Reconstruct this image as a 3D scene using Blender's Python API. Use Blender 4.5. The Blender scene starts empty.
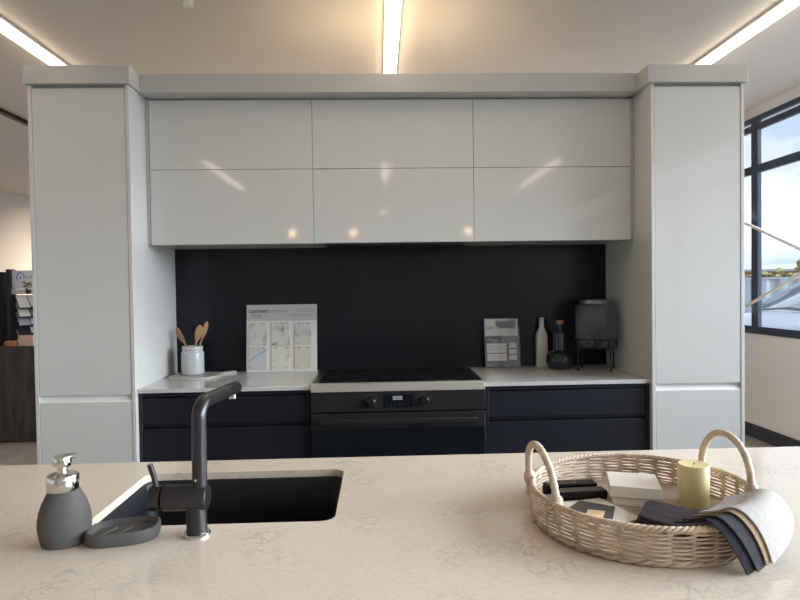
import bpy, bmesh, math, random
from mathutils import Vector, Matrix
random.seed(7)
PI = math.pi
C = bpy.context.scene.collection
SC = bpy.context.scene

# ------------------------------------------------------------------ camera
cam_data = bpy.data.cameras.new('camera')
cam = bpy.data.objects.new('camera', cam_data)
C.objects.link(cam)
cam_data.sensor_width = 36.0
cam_data.lens = 597.95 * 36.0 / 800.0
cam_data.clip_start = 0.02
cam_data.clip_end = 300
YAW, PITCH, ROLL = 0.0342, 0.0213, 0.0144
cam.matrix_world = (Matrix.Translation((0, 0, 1.3984)) @ Matrix.Rotation(-YAW, 4, 'Z')
                    @ Matrix.Rotation(PI / 2 - PITCH, 4, 'X') @ Matrix.Rotation(-ROLL, 4, 'Z'))
SC.camera = cam

# ------------------------------------------------------------------ sky, light, exposure
SC.view_settings.view_transform = 'Standard'
SC.view_settings.look = 'None'
SC.view_settings.gamma = 1.0
SC.view_settings.use_curve_mapping = False
SC.view_settings.exposure = 0.0
SC.cycles.use_denoising = True
SC.cycles.max_bounces = 10
SC.cycles.diffuse_bounces = 6
SC.cycles.glossy_bounces = 5
SC.cycles.transparent_max_bounces = 12
SC.cycles.sample_clamp_indirect = 8.0

TUBE_POWER = 9.0
FILL_POWER = 32.0     # watts per metre, extra light added over the cabinet tops to brighten the ceiling
SPOT_POWER = 19.0
FILL_COLOR = (1.0, 0.74, 0.48)
FILL_SPREAD = 110
TUBE_COLOR = (1.0, 0.80, 0.58)
SKY_STRENGTH = 1.3
GLOW_STRENGTH = 28.5

world = bpy.data.worlds.new('sky')
SC.world = world
world.use_nodes = True
nt = world.node_tree
nt.nodes.clear()
w_out = nt.nodes.new('ShaderNodeOutputWorld')
w_bg = nt.nodes.new('ShaderNodeBackground')
w_tc = nt.nodes.new('ShaderNodeTexCoord')
w_map = nt.nodes.new('ShaderNodeMapping')
w_map.inputs['Scale'].default_value = (1, 1, 2.6)
w_no = nt.nodes.new('ShaderNodeTexNoise')
w_no.inputs['Scale'].default_value = 2.2
w_no.inputs['Detail'].default_value = 6
w_no.inputs['Roughness'].default_value = 0.55
w_cr = nt.nodes.new('ShaderNodeValToRGB')
w_cr.color_ramp.elements[0].position = 0.40
w_cr.color_ramp.elements[0].color = (0.52, 0.64, 0.82, 1)
w_cr.color_ramp.elements[1].position = 0.60
w_cr.color_ramp.elements[1].color = (1.19, 1.27, 1.36, 1)
e = w_cr.color_ramp.elements.new(0.5)
e.color = (0.85, 0.92, 1.03, 1)
w_dot = nt.nodes.new('ShaderNodeVectorMath'); w_dot.operation = 'DOT_PRODUCT'
sund = Vector((0.90, 0.0, 0.40)).normalized()
w_dot.inputs[1].default_value = sund
w_mr = nt.nodes.new('ShaderNodeMapRange')
w_mr.inputs['From Min'].default_value = 0.68
w_mr.inputs['From Max'].default_value = 1.0
w_pw = nt.nodes.new('ShaderNodeMath'); w_pw.operation = 'POWER'; w_pw.inputs[1].default_value = 1.4
w_gl = nt.nodes.new('ShaderNodeMath'); w_gl.operation = 'MULTIPLY_ADD'
w_gl.inputs[1].default_value = GLOW_STRENGTH
w_gl.inputs[2].default_value = SKY_STRENGTH
L = nt.links.new
L(w_tc.outputs['Generated'], w_map.inputs['Vector'])
L(w_map.outputs['Vector'], w_no.inputs['Vector'])
L(w_no.outputs['Fac'], w_cr.inputs['Fac'])
L(w_tc.outputs['Generated'], w_dot.inputs[0])
L(w_dot.outputs['Value'], w_mr.inputs['Value'])
L(w_mr.outputs['Result'], w_pw.inputs[0])
L(w_pw.outputs['Value'], w_gl.inputs[0])
L(w_cr.outputs['Color'], w_bg.inputs['Color'])
L(w_gl.outputs['Value'], w_bg.inputs['Strength'])
L(w_bg.outputs['Background'], w_out.inputs['Surface'])

# portal that only guides sky sampling through the glazed wall
pd = bpy.data.lights.new('window_portal', 'AREA')
pd.shape = 'RECTANGLE'; pd.size = 1.9; pd.size_y = 15.9
pd.cycles.is_portal = True
po = bpy.data.objects.new('window_portal', pd)
C.objects.link(po)
po.matrix_world = Matrix.Translation((3.58, 0.17, 1.92)) @ Matrix.Rotation(PI / 2, 4, 'Y')

# ------------------------------------------------------------------ materials
def nodes_of(name):
    m = bpy.data.materials.new(name)
    m.use_nodes = True
    t = m.node_tree
    b = t.nodes['Principled BSDF']
    return m, t, b

def mat(name, col, rough=0.5, metal=0.0, var=0.04, scale=8.0, bump=0.0, bscale=60.0, coat=0.0, spec=0.5, stretch=(1, 1, 1)):
    """plain paint / plastic / metal with a slight procedural mottling"""
    m, t, b = nodes_of(name)
    tc = t.nodes.new('ShaderNodeTexCoord')
    mp = t.nodes.new('ShaderNodeMapping'); mp.inputs['Scale'].default_value = stretch
    t.links.new(tc.outputs['Object'], mp.inputs['Vector'])
    n = t.nodes.new('ShaderNodeTexNoise'); n.inputs['Scale'].default_value = scale; n.inputs['Detail'].default_value = 4
    t.links.new(mp.outputs['Vector'], n.inputs['Vector'])
    r = t.nodes.new('ShaderNodeValToRGB')
    r.color_ramp.elements[0].position = 0.3; r.color_ramp.elements[1].position = 0.7
    r.color_ramp.elements[0].color = tuple(c * (1 - var) for c in col) + (1,)
    r.color_ramp.elements[1].color = tuple(min(1, c * (1 + var)) for c in col) + (1,)
    t.links.new(n.outputs['Fac'], r.inputs['Fac'])
    t.links.new(r.outputs['Color'], b.inputs['Base Color'])
    b.inputs['Roughness'].default_value = rough
    b.inputs['Metallic'].default_value = metal
    b.inputs['Specular IOR Level'].default_value = spec
    b.inputs['Coat Weight'].default_value = coat
    b.inputs['Coat Roughness'].default_value = 0.05
    if bump:
        n2 = t.nodes.new('ShaderNodeTexNoise'); n2.inputs['Scale'].default_value = bscale; n2.inputs['Detail'].default_value = 3
        t.links.new(mp.outputs['Vector'], n2.inputs['Vector'])
        bp = t.nodes.new('ShaderNodeBump'); bp.inputs['Strength'].default_value = bump; bp.inputs['Distance'].default_value = 0.002
        t.links.new(n2.outputs['Fac'], bp.inputs['Height'])
        t.links.new(bp.outputs['Normal'], b.inputs['Normal'])
    return m

def stone(name, base, vein, scale=9.0, rough=0.12, amount=0.6, thick=0.035, distort=1.4, fleck=True):
    """engineered stone / marble: thin wandering veins masked by a broad noise, plus fine flecks"""
    m, t, b = nodes_of(name)
    tc = t.nodes.new('ShaderNodeTexCoord')
    def noise(s, det=5, dist=0.0):
        n = t.nodes.new('ShaderNodeTexNoise')
        n.inputs['Scale'].default_value = s; n.inputs['Detail'].default_value = det; n.inputs['Distortion'].default_value = dist
        t.links.new(tc.outputs['Object'], n.inputs['Vector'])
        return n.outputs['Fac']
    def ramp(src, stops):
        r = t.nodes.new('ShaderNodeValToRGB')
        el = r.color_ramp.elements
        el[0].position, el[1].position = stops[0][0], stops[-1][0]
        el[0].color = (stops[0][1],) * 3 + (1,); el[1].color = (stops[-1][1],) * 3 + (1,)
        for p, v in stops[1:-1]:
            x = el.new(p); x.color = (v,) * 3 + (1,)
        t.links.new(src, r.inputs['Fac'])
        return r.outputs['Color']
    def mul(a, c):
        x = t.nodes.new('ShaderNodeMath'); x.operation = 'MULTIPLY'
        t.links.new(a, x.inputs[0])
        if isinstance(c, float): x.inputs[1].default_value = c
        else: t.links.new(c, x.inputs[1])
        return x.outputs['Value']
    v = ramp(noise(scale, 5, distort), [(0.5 - thick, 0), (0.5, 1), (0.5 + thick, 0)])
    k = ramp(noise(scale * 0.55, 3), [(0.50, 0), (0.66, 1)])
    f = mul(mul(v, k), amount)
    mx = t.nodes.new('ShaderNodeMix'); mx.data_type = 'RGBA'
    mx.inputs['A'].default_value = base + (1,); mx.inputs['B'].default_value = vein + (1,)
    t.links.new(f, mx.inputs['Factor'])
    col = mx.outputs['Result']
    if fleck:
        g = ramp(noise(scale * 9, 2), [(0.35, 1), (0.47, 0)])
        m2 = t.nodes.new('ShaderNodeMix'); m2.data_type = 'RGBA'
        m2.inputs['B'].default_value = tuple(c * 0.86 for c in base) + (1,)
        t.links.new(mul(g, 0.55), m2.inputs['Factor']); t.links.new(col, m2.inputs['A'])
        col = m2.outputs['Result']
    t.links.new(col, b.inputs['Base Color'])
    b.inputs['Roughness'].default_value = rough
    return m

def wood(name, c1, c2, scale=3.0, stretch=(14, 14, 1), rough=0.5):
    m, t, b = nodes_of(name)
    tc = t.nodes.new('ShaderNodeTexCoord')
    mp = t.nodes.new('ShaderNodeMapping'); mp.inputs['Scale'].default_value = stretch
    n = t.nodes.new('ShaderNodeTexNoise'); n.inputs['Scale'].default_value = scale; n.inputs['Detail'].default_value = 8
    n.inputs['Distortion'].default_value = 0.6
    r = t.nodes.new('ShaderNodeValToRGB')
    r.color_ramp.elements[0].position = 0.32; r.color_ramp.elements[1].position = 0.72
    r.color_ramp.elements[0].color = c1 + (1,); r.color_ramp.elements[1].color = c2 + (1,)
    t.links.new(tc.outputs['Object'], mp.inputs['Vector']); t.links.new(mp.outputs['Vector'], n.inputs['Vector'])
    t.links.new(n.outputs['Fac'], r.inputs['Fac']); t.links.new(r.outputs['Color'], b.inputs['Base Color'])
    b.inputs['Roughness'].default_value = rough
    return m

def emit(name, col, strength):
    m, t, b = nodes_of(name)
    b.inputs['Base Color'].default_value = (0.9, 0.9, 0.9, 1)
    b.inputs['Emission Color'].default_value = col + (1,)
    b.inputs['Emission Strength'].default_value = strength
    return m

def thin_glass(name, tint=(1, 1, 1), refl=0.08, rough=0.0, haze=None, haze_amt=0.0):
    """sheet glass: mostly clear with a weak reflection, optional patchy haze"""
    m = bpy.data.materials.new(name); m.use_nodes = True
    t = m.node_tree; t.nodes.clear()
    o = t.nodes.new('ShaderNodeOutputMaterial')
    tr = t.nodes.new('ShaderNodeBsdfTransparent'); tr.inputs['Color'].default_value = tint + (1,)
    gl = t.nodes.new('ShaderNodeBsdfGlossy'); gl.inputs['Roughness'].default_value = rough
    fr = t.nodes.new('ShaderNodeFresnel'); fr.inputs['IOR'].default_value = 1.45
    mx = t.nodes.new('ShaderNodeMixShader')
    ge = t.nodes.new('ShaderNodeNewGeometry')
    fs = t.nodes.new('ShaderNodeMath'); fs.operation = 'SUBTRACT'; fs.inputs[0].default_value = 1.0
    t.links.new(ge.outputs['Backfacing'], fs.inputs[1])
    fm_ = t.nodes.new('ShaderNodeMath'); fm_.operation = 'MULTIPLY'
    t.links.new(fr.outputs['Fac'], fm_.inputs[0]); t.links.new(fs.outputs[0], fm_.inputs[1])
    t.links.new(fm_.outputs[0], mx.inputs['Fac']); t.links.new(tr.outputs[0], mx.inputs[1]); t.links.new(gl.outputs[0], mx.inputs[2])
    last = mx.outputs[0]
    if haze:
        df = t.nodes.new('ShaderNodeBsdfDiffuse'); df.inputs['Color'].default_value = haze + (1,)
        n = t.nodes.new('ShaderNodeTexNoise'); n.inputs['Scale'].default_value = 7
        tc = t.nodes.new('ShaderNodeTexCoord'); t.links.new(tc.outputs['Object'], n.inputs['Vector'])
        ma = t.nodes.new('ShaderNodeMath'); ma.operation = 'MULTIPLY'; ma.inputs[1].default_value = haze_amt * 2
        t.links.new(n.outputs['Fac'], ma.inputs[0])
        m2 = t.nodes.new('ShaderNodeMixShader')
        t.links.new(ma.outputs[0], m2.inputs['Fac']); t.links.new(last, m2.inputs[1]); t.links.new(df.outputs[0], m2.inputs[2])
        last = m2.outputs[0]
    t.links.new(last, o.inputs['Surface'])
    return m

M = {}
M['gloss_white'] = mat('gloss_white_lacquer', (0.66, 0.66, 0.63), 0.06, var=0.008, scale=2)
M['satin_white'] = mat('satin_white_board', (0.51, 0.51, 0.485), 0.25, var=0.01, scale=2)
M['channel'] = mat('lit_white_channel', (0.90, 0.90, 0.86), 0.3, var=0.005)  # paler than the doors: light caught by the lip is put into the colour
M['dark_front'] = mat('black_navy_fronts', (0.0085, 0.0110, 0.0175), 0.40, var=0.12, scale=5, spec=0.5)
M['dark_carcass'] = mat('black_navy_carcass', (0.010, 0.011, 0.015), 0.45, var=0.1, scale=5, spec=0.3)
M['splash'] = mat('black_splashback', (0.009, 0.0105, 0.0150), 0.25, var=0.1, scale=4, spec=0.3)
M['island_stone'] = stone('warm_white_quartz', (0.66, 0.565, 0.455), (0.31, 0.29, 0.275), 13.0, 0.07, 0.55, 0.045, 2.4)
M['counter_stone'] = stone('pale_grey_quartz', (0.62, 0.61, 0.58), (0.42, 0.41, 0.39), 10.0, 0.10, 0.4)
M['ceiling'] = mat('ceiling_paint', (0.76, 0.715, 0.655), 0.85, var=0.012, scale=3, bump=0.05)
M['wall'] = mat('wall_paint', (0.70, 0.685, 0.665), 0.8, var=0.012, scale=3, bump=0.06)
M['floor'] = wood('grey_brown_vinyl', (0.26, 0.215, 0.175), (0.36, 0.31, 0.265), 2.2, (10, 1, 10), 0.4)
M['alu'] = mat('charcoal_aluminium', (0.030, 0.044, 0.072), 0.38, var=0.06, scale=10, spec=0.5)
M['skirting'] = mat('charcoal_skirting', (0.030, 0.038, 0.055), 0.45, var=0.08)
M['steel'] = mat('brushed_steel', (0.66, 0.61, 0.54), 0.42, 0.55, var=0.06, scale=30, stretch=(1, 40, 40))
M['chrome'] = mat('chrome', (0.66, 0.63, 0.60), 0.17, 1.0, var=0.02)
M['hob'] = mat('black_hob_glass', (0.006, 0.006, 0.008), 0.16, var=0.1, spec=0.35)
M['oven_dark'] = mat('dark_steel_panel', (0.038, 0.038, 0.040), 0.36, 0.5, var=0.06, scale=20, stretch=(1, 1, 30))
M['oven_glass'] = mat('oven_door_glass', (0.009, 0.011, 0.015), 0.08, var=0.1, spec=0.5)
M['oven_trim'] = mat('black_enamel', (0.015, 0.015, 0.017), 0.4, var=0.1)
M['matte_black'] = mat('matte_black_metal', (0.030, 0.028, 0.030), 0.36, 0.3, var=0.08, scale=30)
M['gunmetal'] = mat('dark_gunmetal_tap', (0.055, 0.050, 0.052), 0.30, 0.75, var=0.06, scale=30)
M['sink'] = mat('black_granite_sink', (0.006, 0.0065, 0.009), 0.45, var=0.3, scale=300, spec=0.4)
M['rubber'] = mat('charcoal_stoneware', (0.088, 0.082, 0.076), 0.62, var=0.08, scale=90, bump=0.12, bscale=500, spec=0.3)
M['wicker'] = mat('pale_rattan', (0.53, 0.405, 0.29), 0.6, var=0.32, scale=26, bump=0.3, bscale=240)
M['wicker_dark'] = mat('shaded_rattan_stakes', (0.40, 0.29, 0.20), 0.65, var=0.3, scale=30, bump=0.3, bscale=240)
M['paperwrap'] = mat('wrapped_rattan_cane', (0.58, 0.46, 0.34), 0.6, var=0.2, scale=40, bump=0.3, bscale=240)
M['linen_tray'] = mat('natural_liner_board', (0.40, 0.33, 0.26), 0.8, var=0.12, scale=14, bump=0.2, bscale=300)
M['box_cream'] = mat('cream_card_box', (0.70, 0.63, 0.54), 0.6, var=0.03)
M['candle'] = mat('yellow_green_wax', (0.68, 0.58, 0.30), 0.5, var=0.05, scale=12)
M['candle'].node_tree.nodes['Principled BSDF'].inputs['Subsurface Weight'].default_value = 0.2
M['candle'].node_tree.nodes['Principled BSDF'].inputs['Subsurface Radius'].default_value = (0.02, 0.015, 0.006)
M['wick'] = mat('cotton_wick', (0.25, 0.2, 0.15), 0.9)
M['paper'] = mat('ivory_paper', (0.62, 0.57, 0.50), 0.7, var=0.03)
M['card_dark'] = mat('charcoal_card', (0.05, 0.05, 0.052), 0.6, var=0.1)
M['card_gold'] = mat('gold_foil_card', (0.70, 0.50, 0.30), 0.4, var=0.3, scale=25)
M['cloth_grey'] = mat('charcoal_linen', (0.060, 0.052, 0.058), 0.9, var=0.22, scale=120, bump=0.6, bscale=700, spec=0.15)
M['cloth_navy'] = mat('navy_linen', (0.027, 0.028, 0.035), 0.9, var=0.2, scale=120, bump=0.6, bscale=700, spec=0.15)
M['cloth_slate'] = mat('slate_linen', (0.058, 0.056, 0.062), 0.9, var=0.2, scale=120, bump=0.6, bscale=700, spec=0.15)
M['cloth_tan'] = mat('tan_linen', (0.36, 0.26, 0.17), 0.9, var=0.15, scale=120, bump=0.5, bscale=700, spec=0.15)
M['cloth_oat'] = mat('oatmeal_linen', (0.44, 0.415, 0.375), 0.9, var=0.10, scale=160, bump=0.6, bscale=700, spec=0.15)
M['ceramic'] = mat('white_glazed_ceramic', (0.48, 0.50, 0.50), 0.18, var=0.02)
M['ceramic_matte'] = mat('matte_white_ceramic', (0.66, 0.64, 0.60), 0.55, var=0.03)
M['spoon'] = wood('olive_wood', (0.30, 0.17, 0.075), (0.46, 0.29, 0.15), 5, (4, 4, 1), 0.5)
M['board'] = wood('grey_beige_board', (0.40, 0.37, 0.33), (0.50, 0.465, 0.42), 4, (3, 12, 3), 0.4)
M['print_white'] = mat('white_display_board', (0.74, 0.72, 0.67), 0.5, var=0.01)
M['print_grey'] = mat('light_grey_print', (0.50, 0.49, 0.48), 0.5, var=0.02)
M['ink'] = mat('black_ink', (0.03, 0.03, 0.035), 0.6)
M['ink_grey'] = mat('grey_ink', (0.22, 0.22, 0.23), 0.6)
M['ink_red'] = mat('red_ink', (0.55, 0.045, 0.07), 0.6)
M['ink_blue'] = mat('blue_ink', (0.12, 0.19, 0.48), 0.5)
M['marble_a'] = stone('marble_grey_clouds', (0.60, 0.59, 0.56), (0.12, 0.115, 0.11), 16, 0.35, 1.0, 0.16, 1.0, False)
M['marble_b'] = stone('marble_dense_vein', (0.62, 0.61, 0.58), (0.10, 0.10, 0.095), 24, 0.35, 1.0, 0.14, 0.8, False)
M['marble_c'] = stone('marble_fine_vein', (0.60, 0.60, 0.56), (0.26, 0.26, 0.25), 20, 0.35, 0.8, 0.08, 1.8, False)
M['marble_d'] = stone('marble_blue_grey', (0.54, 0.56, 0.58), (0.16, 0.16, 0.17), 9, 0.35, 1.0, 0.10, 0.5, False)
M['marble_e'] = stone('marble_gold_vein', (0.70, 0.68, 0.58), (0.30, 0.25, 0.15), 12, 0.35, 1.0, 0.12, 0.6, False)
M['marble_f'] = mat('plain_cream_laminate', (0.66, 0.63, 0.53), 0.4, var=0.02)
M['brochure'] = mat('grey_brochure_cover', (0.15, 0.145, 0.14), 0.4, var=0.05)
M['brochure_photo'] = stone('brochure_photo', (0.62, 0.60, 0.57), (0.14, 0.12, 0.11), 16, 0.35, 0.9, 0.10, 0.4, False)
M['acrylic'] = thin_glass('clear_acrylic', (0.96, 0.97, 0.97))
M['green_glass'] = mat('dark_green_glass', (0.022, 0.034, 0.032), 0.10, var=0.2, scale=12, spec=0.6)
M['green_glass'].node_tree.nodes['Principled BSDF'].inputs['Transmission Weight'].default_value = 0.25
M['cork'] = mat('cork', (0.42, 0.24, 0.13), 0.9, var=0.25, scale=80, bump=0.5)
M['jar_glass'] = thin_glass('hazy_jar_glass', (0.80, 0.82, 0.84), haze=(0.42, 0.44, 0.48), haze_amt=0.14, rough=0.05)  # uneven pale layer mixed over the clear glass
M['window_glass'] = thin_glass('window_pane_glass', (0.97, 0.985, 0.99))
M['tin_lid'] = mat('grey_tin_lid', (0.26, 0.25, 0.24), 0.3, 0.9, var=0.1)
M['wire'] = mat('black_wire', (0.012, 0.012, 0.014), 0.5, 0.2)
M['tube_body'] = mat('white_aluminium_profile', (0.62, 0.60, 0.57), 0.5, var=0.02)
M['tube_glow'] = emit('linear_light_diffuser', TUBE_COLOR, TUBE_POWER)
M['bulb'] = emit('pendant_bulb', (1.0, 0.62, 0.28), 30.0)
M['spot_glow'] = emit('spotlight_lens', (1.0, 0.82, 0.62), 60.0)
M['dark_wood'] = wood('dark_stained_oak', (0.012, 0.009, 0.008), (0.075, 0.055, 0.045), 2.6, (7, 7, 1.1), 0.45)
M['tile_white'] = mat('pale_tile_sample', (0.62, 0.60, 0.56), 0.35, var=0.05, scale=30)
M['tile_grey'] = mat('grey_tile_sample', (0.24, 0.24, 0.25), 0.35, var=0.15, scale=30)
M['tile_blue'] = mat('blue_grey_tile_sample', (0.36, 0.38, 0.41), 0.35, var=0.1, scale=30)
M['tile_dark'] = mat('black_tile_sample', (0.03, 0.03, 0.035), 0.35, var=0.1, scale=30)
M['sign'] = mat('pale_blue_sign', (0.72, 0.74, 0.80), 0.5, var=0.02)
M['leather'] = mat('tan_cardboard', (0.36, 0.17, 0.085), 0.7, var=0.12)
M['pink_card'] = mat('pink_beige_sample', (0.56, 0.40, 0.32), 0.6, var=0.12, scale=30)
M['dry_leaf'] = mat('olive_dried_sprig', (0.20, 0.18, 0.085), 0.8, var=0.3, scale=60)
M['plastic_white'] = mat('white_plastic', (0.70, 0.69, 0.67), 0.4)
M['car_paint'] = mat('silver_white_car_paint', (0.22, 0.24, 0.275), 0.38, 0.1, var=0.01, coat=0.15)
M['car_glass'] = mat('tinted_car_glass', (0.10, 0.13, 0.17), 0.05, var=0.1, coat=0.5, spec=0.9)
M['tyre'] = mat('black_tyre', (0.02, 0.02, 0.02), 0.8, bump=0.3)
M['asphalt'] = mat('pale_asphalt', (0.16, 0.16, 0.165), 0.9, var=0.15, scale=40, bump=0.4)
M['colorbond'] = mat('grey_steel_fence', (0.21, 0.235, 0.265), 0.5, var=0.05, scale=3)
M['hedge'] = mat('olive_hedge_leaves', (0.20, 0.17, 0.065), 0.8, var=0.5, scale=7)
M['brick_orange'] = mat('orange_brick_house', (0.36, 0.20, 0.10), 0.85, var=0.15, scale=6)
M['roof_tile'] = mat('grey_roof_tiles', (0.22, 0.22, 0.24), 0.8, var=0.12, scale=6)
M['brace'] = mat('pale_painted_steel_rod', (0.74, 0.72, 0.69), 0.4, 0.0, var=0.03)

# ------------------------------------------------------------------ mesh helpers
class MB:
    def __init__(self): self.bm = bmesh.new()
    def box(self, x0, x1, y0, y1, z0, z1, mtx=None):
        vs = [self.bm.verts.new(p) for p in ((x0, y0, z0), (x1, y0, z0), (x1, y1, z0), (x0, y1, z0),
                                             (x0, y0, z1), (x1, y0, z1), (x1, y1, z1), (x0, y1, z1))]
        for f in ((3, 2, 1, 0), (4, 5, 6, 7), (0, 1, 5, 4), (1, 2, 6, 5), (2, 3, 7, 6), (3, 0, 4, 7)):
            self.bm.faces.new([vs[i] for i in f])
        if mtx is not None: bmesh.ops.transform(self.bm, matrix=mtx, verts=vs)
        return self
    def loft(self, rings, cap=True, closed=True):
        R = [[self.bm.verts.new(p) for p in r] for r in rings]
        n = len(R[0])
        for a, b in zip(R, R[1:]):
            for i in range(n if closed else n - 1):
                j = (i + 1) % n
                self.bm.faces.new((a[i], a[j], b[j], b[i]))
        if cap:
            self.bm.faces.new(list(reversed(R[0]))); self.bm.faces.new(R[-1])
        return self
    def lathe(self, prof, cx, cy, n=40, sx=1.0, sy=1.0, rot=0.0, cap=True):
        rings = []
        for r, z in prof:
            ring = []
            for i in range(n):
                a = 2 * PI * i / n
                x, y = r * sx * math.cos(a), r * sy * math.sin(a)
                ring.append((cx + x * math.cos(rot) - y * math.sin(rot), cy + x * math.sin(rot) + y * math.cos(rot), z))
            rings.append(ring)
        return self.loft(rings, cap)
    def tube(self, pts, r, n=12, closed=False, rf=None, cap=True):
        pts = [Vector(p) for p in pts]
        N = len(pts); rings = []; up = None
        for i, p in enumerate(pts):
            if closed: d = pts[(i + 1) % N] - pts[i - 1]
            else: d = pts[min(i + 1, N - 1)] - pts[max(i - 1, 0)]
            d.normalize()
            if up is None:
                up = Vector((0, 0, 1)) if abs(d.z) < 0.9 else Vector((1, 0, 0))
            s = d.cross(up).normalized(); up = s.cross(d).normalized()
            rr = rf(i) if rf else r
            rings.append([p + s * rr * math.cos(2 * PI * k / n) + up * rr * math.sin(2 * PI * k / n) for k in range(n)])
        if closed:
            rings.append(rings[0])
            R = [[self.bm.verts.new(p) for p in q] for q in rings[:-1]]; R.append(R[0])
            for a, b in zip(R, R[1:]):
                for i in range(n):
                    self.bm.faces.new((a[i], a[(i + 1) % n], b[(i + 1) % n], b[i]))
            return self
        return self.loft(rings, cap)
    def prism(self, outline, z0, z1):
        return self.loft([[(x, y, z0) for x, y in outline], [(x, y, z1) for x, y in outline]])
    def sphere(self, c, r, sub=2, scale=(1, 1, 1)):
        m = Matrix.Translation(c) @ Matrix.Diagonal((r * scale[0], r * scale[1], r * scale[2], 1))
        bmesh.ops.create_icosphere(self.bm, subdivisions=sub, radius=1, matrix=m)
        return self
    def xform(self, mtx):
        bmesh.ops.transform(self.bm, matrix=mtx, verts=self.bm.verts[:]); return self

def link_mesh(name, mb, material, parent=None, bevel=0.0, smooth=True, origin=None, segs=2):
    bm = mb.bm
    base = Vector((0, 0, 0))
    if parent is not None:
        base = parent.location.copy() if parent.parent is None else parent.parent.location.copy()
        local = Vector((0, 0, 0))
    else:
        if origin is None:
            xs = [v.co for v in bm.verts]
            lo = Vector((min(v.x for v in xs), min(v.y for v in xs), min(v.z for v in xs)))
            hi = Vector((max(v.x for v in xs), max(v.y for v in xs), max(v.z for v in xs)))
            origin = Vector(((lo.x + hi.x) / 2, (lo.y + hi.y) / 2, lo.z))
        base = Vector(origin); local = base
    bmesh.ops.translate(bm, vec=-base, verts=bm.verts[:])
    bmesh.ops.recalc_face_normals(bm, faces=bm.faces[:])
    if smooth:
        for f in bm.faces: f.smooth = True
        for ed in bm.edges:
            if len(ed.link_faces) == 2 and ed.calc_face_angle(0) > math.radians(38): ed.smooth = False
    me = bpy.data.meshes.new(name); bm.to_mesh(me); bm.free()
    me.materials.append(material)
    o = bpy.data.objects.new(name, me); C.objects.link(o)
    o.location = local
    if parent is not None: o.parent = parent
    if bevel:
        b = o.modifiers.new('edge', 'BEVEL'); b.width = bevel; b.segments = segs; b.limit_method = 'ANGLE'; b.angle_limit = math.radians(40)
        b.harden_normals = False
    return o

def thing(name, label, cat, loc, group=None):
    o = bpy.data.objects.new(name, None); C.objects.link(o)
    o.empty_display_size = 0.05
    o.location = loc; o['label'] = label; o['category'] = cat; o['kind'] = 'thing'
    if group: o['group'] = group
    return o
def tag(o, label, cat, group=None, kind='thing'):
    o['label'] = label; o['category'] = cat; o['kind'] = kind
    if group: o['group'] = group
    return o
def part(name, mb, m, parent, bevel=0.0, label=None, smooth=True, kind=None):
    o = link_mesh(name, mb, m, parent, bevel, smooth)
    if label: o['label'] = label
    if kind: o['kind'] = kind
    return o
def struct(name, mb, m, label, cat, bevel=0.0, parent=None):
    o = link_mesh(name, mb, m, parent, bevel)
    o['kind'] = 'structure'
    if parent is None: o['label'] = label; o['category'] = cat
    return o
def text_mesh(body, size, mtx, bold=0.0, align='LEFT'):
    cu = bpy.data.curves.new('lettering', 'FONT')
    cu.body = body; cu.size = size; cu.extrude = 0.0003; cu.offset = bold; cu.align_x = align
    ob = bpy.data.objects.new('lettering_source', cu); C.objects.link(ob)
    bpy.context.view_layer.update()
    dg = bpy.context.evaluated_depsgraph_get()
    me = bpy.data.meshes.new_from_object(ob.evaluated_get(dg))
    mb = MB(); mb.bm.from_mesh(me); mb.xform(mtx)
    bpy.data.objects.remove(ob); bpy.data.meshes.remove(me); bpy.data.curves.remove(cu)
    return mb
def rrect(x0, x1, y0, y1, r, n=8):
    out = []
    for cx, cy, a0 in ((x1 - r, y1 - r, 0), (x0 + r, y1 - r, PI / 2), (x0 + r, y0 + r, PI), (x1 - r, y0 + r, 1.5 * PI)):
        for i in range(n + 1):
            a = a0 + PI / 2 * i / n
            out.append((cx + r * math.cos(a), cy + r * math.sin(a)))
    return out
def catmull(P, n):
    P = [Vector(p) for p in P]; Q = [2 * P[0] - P[1]] + P + [2 * P[-1] - P[-2]]
    out = []
    for i in range(1, len(Q) - 2):
        for k in range(n):
            t = k / n; a, b, c, d = Q[i - 1:i + 3]
            out.append(0.5 * ((2 * b) + (c - a) * t + (2 * a - 5 * b + 4 * c - d) * t * t + (3 * b - a - 3 * c + d) * t ** 3))
    out.append(P[-1]); return out

# ------------------------------------------------------------------ room shell
XL, XR, YB, YF, ZC = -5.68, 3.353, -8.0, 12.0, 2.949
struct('floor', MB().box(XL - .2, XR + .2, YB - .2, YF + .2, -0.12, 0), M['floor'], 'grey-brown wood-look showroom floor', 'floor')
struct('ceiling', MB().box(XL - .2, XR + .3, YB - .2, YF + .2, ZC, ZC + 0.15), M['ceiling'], 'plain painted showroom ceiling', 'ceiling')
struct('wall_left', MB().box(XL - .2, XL, YB, YF, 0, ZC), M['wall'], 'cream painted wall beyond the dark wood counter', 'wall')
struct('wall_back', MB().box(XL - .2, XR + .2, YB - .2, YB, 0, ZC), M['wall'], 'painted end wall of the showroom', 'wall')
struct('wall_front', MB().box(XL - .2, XR + .2, YF, YF + .2, 0, ZC), M['wall'], 'painted end wall beyond the kitchen', 'wall')
WY = [5.245 + 1.45 * k for k in range(-9, 3)]     # window bay boundaries
rw = MB()
rw.box(XR, XR + .2, YB, YF, 0, 0.952)
rw.box(XR, XR + .2, YB, YF, 2.868, ZC)
rw.box(XR, XR + .2, YB, WY[0] - .05, 0.952, 2.868)
rw.box(XR, XR + .2, WY[-1] + .05, YF, 0.952, 2.868)
struct('wall_right', rw, M['wall'], 'beige painted wall below and around the black windows', 'wall')
struct('baseboard_right', MB().box(XR - .014, XR, YB, YF, 0, 0.122), M['skirting'], 'charcoal skirting board under the windows', 'baseboard', 0.002)
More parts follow.
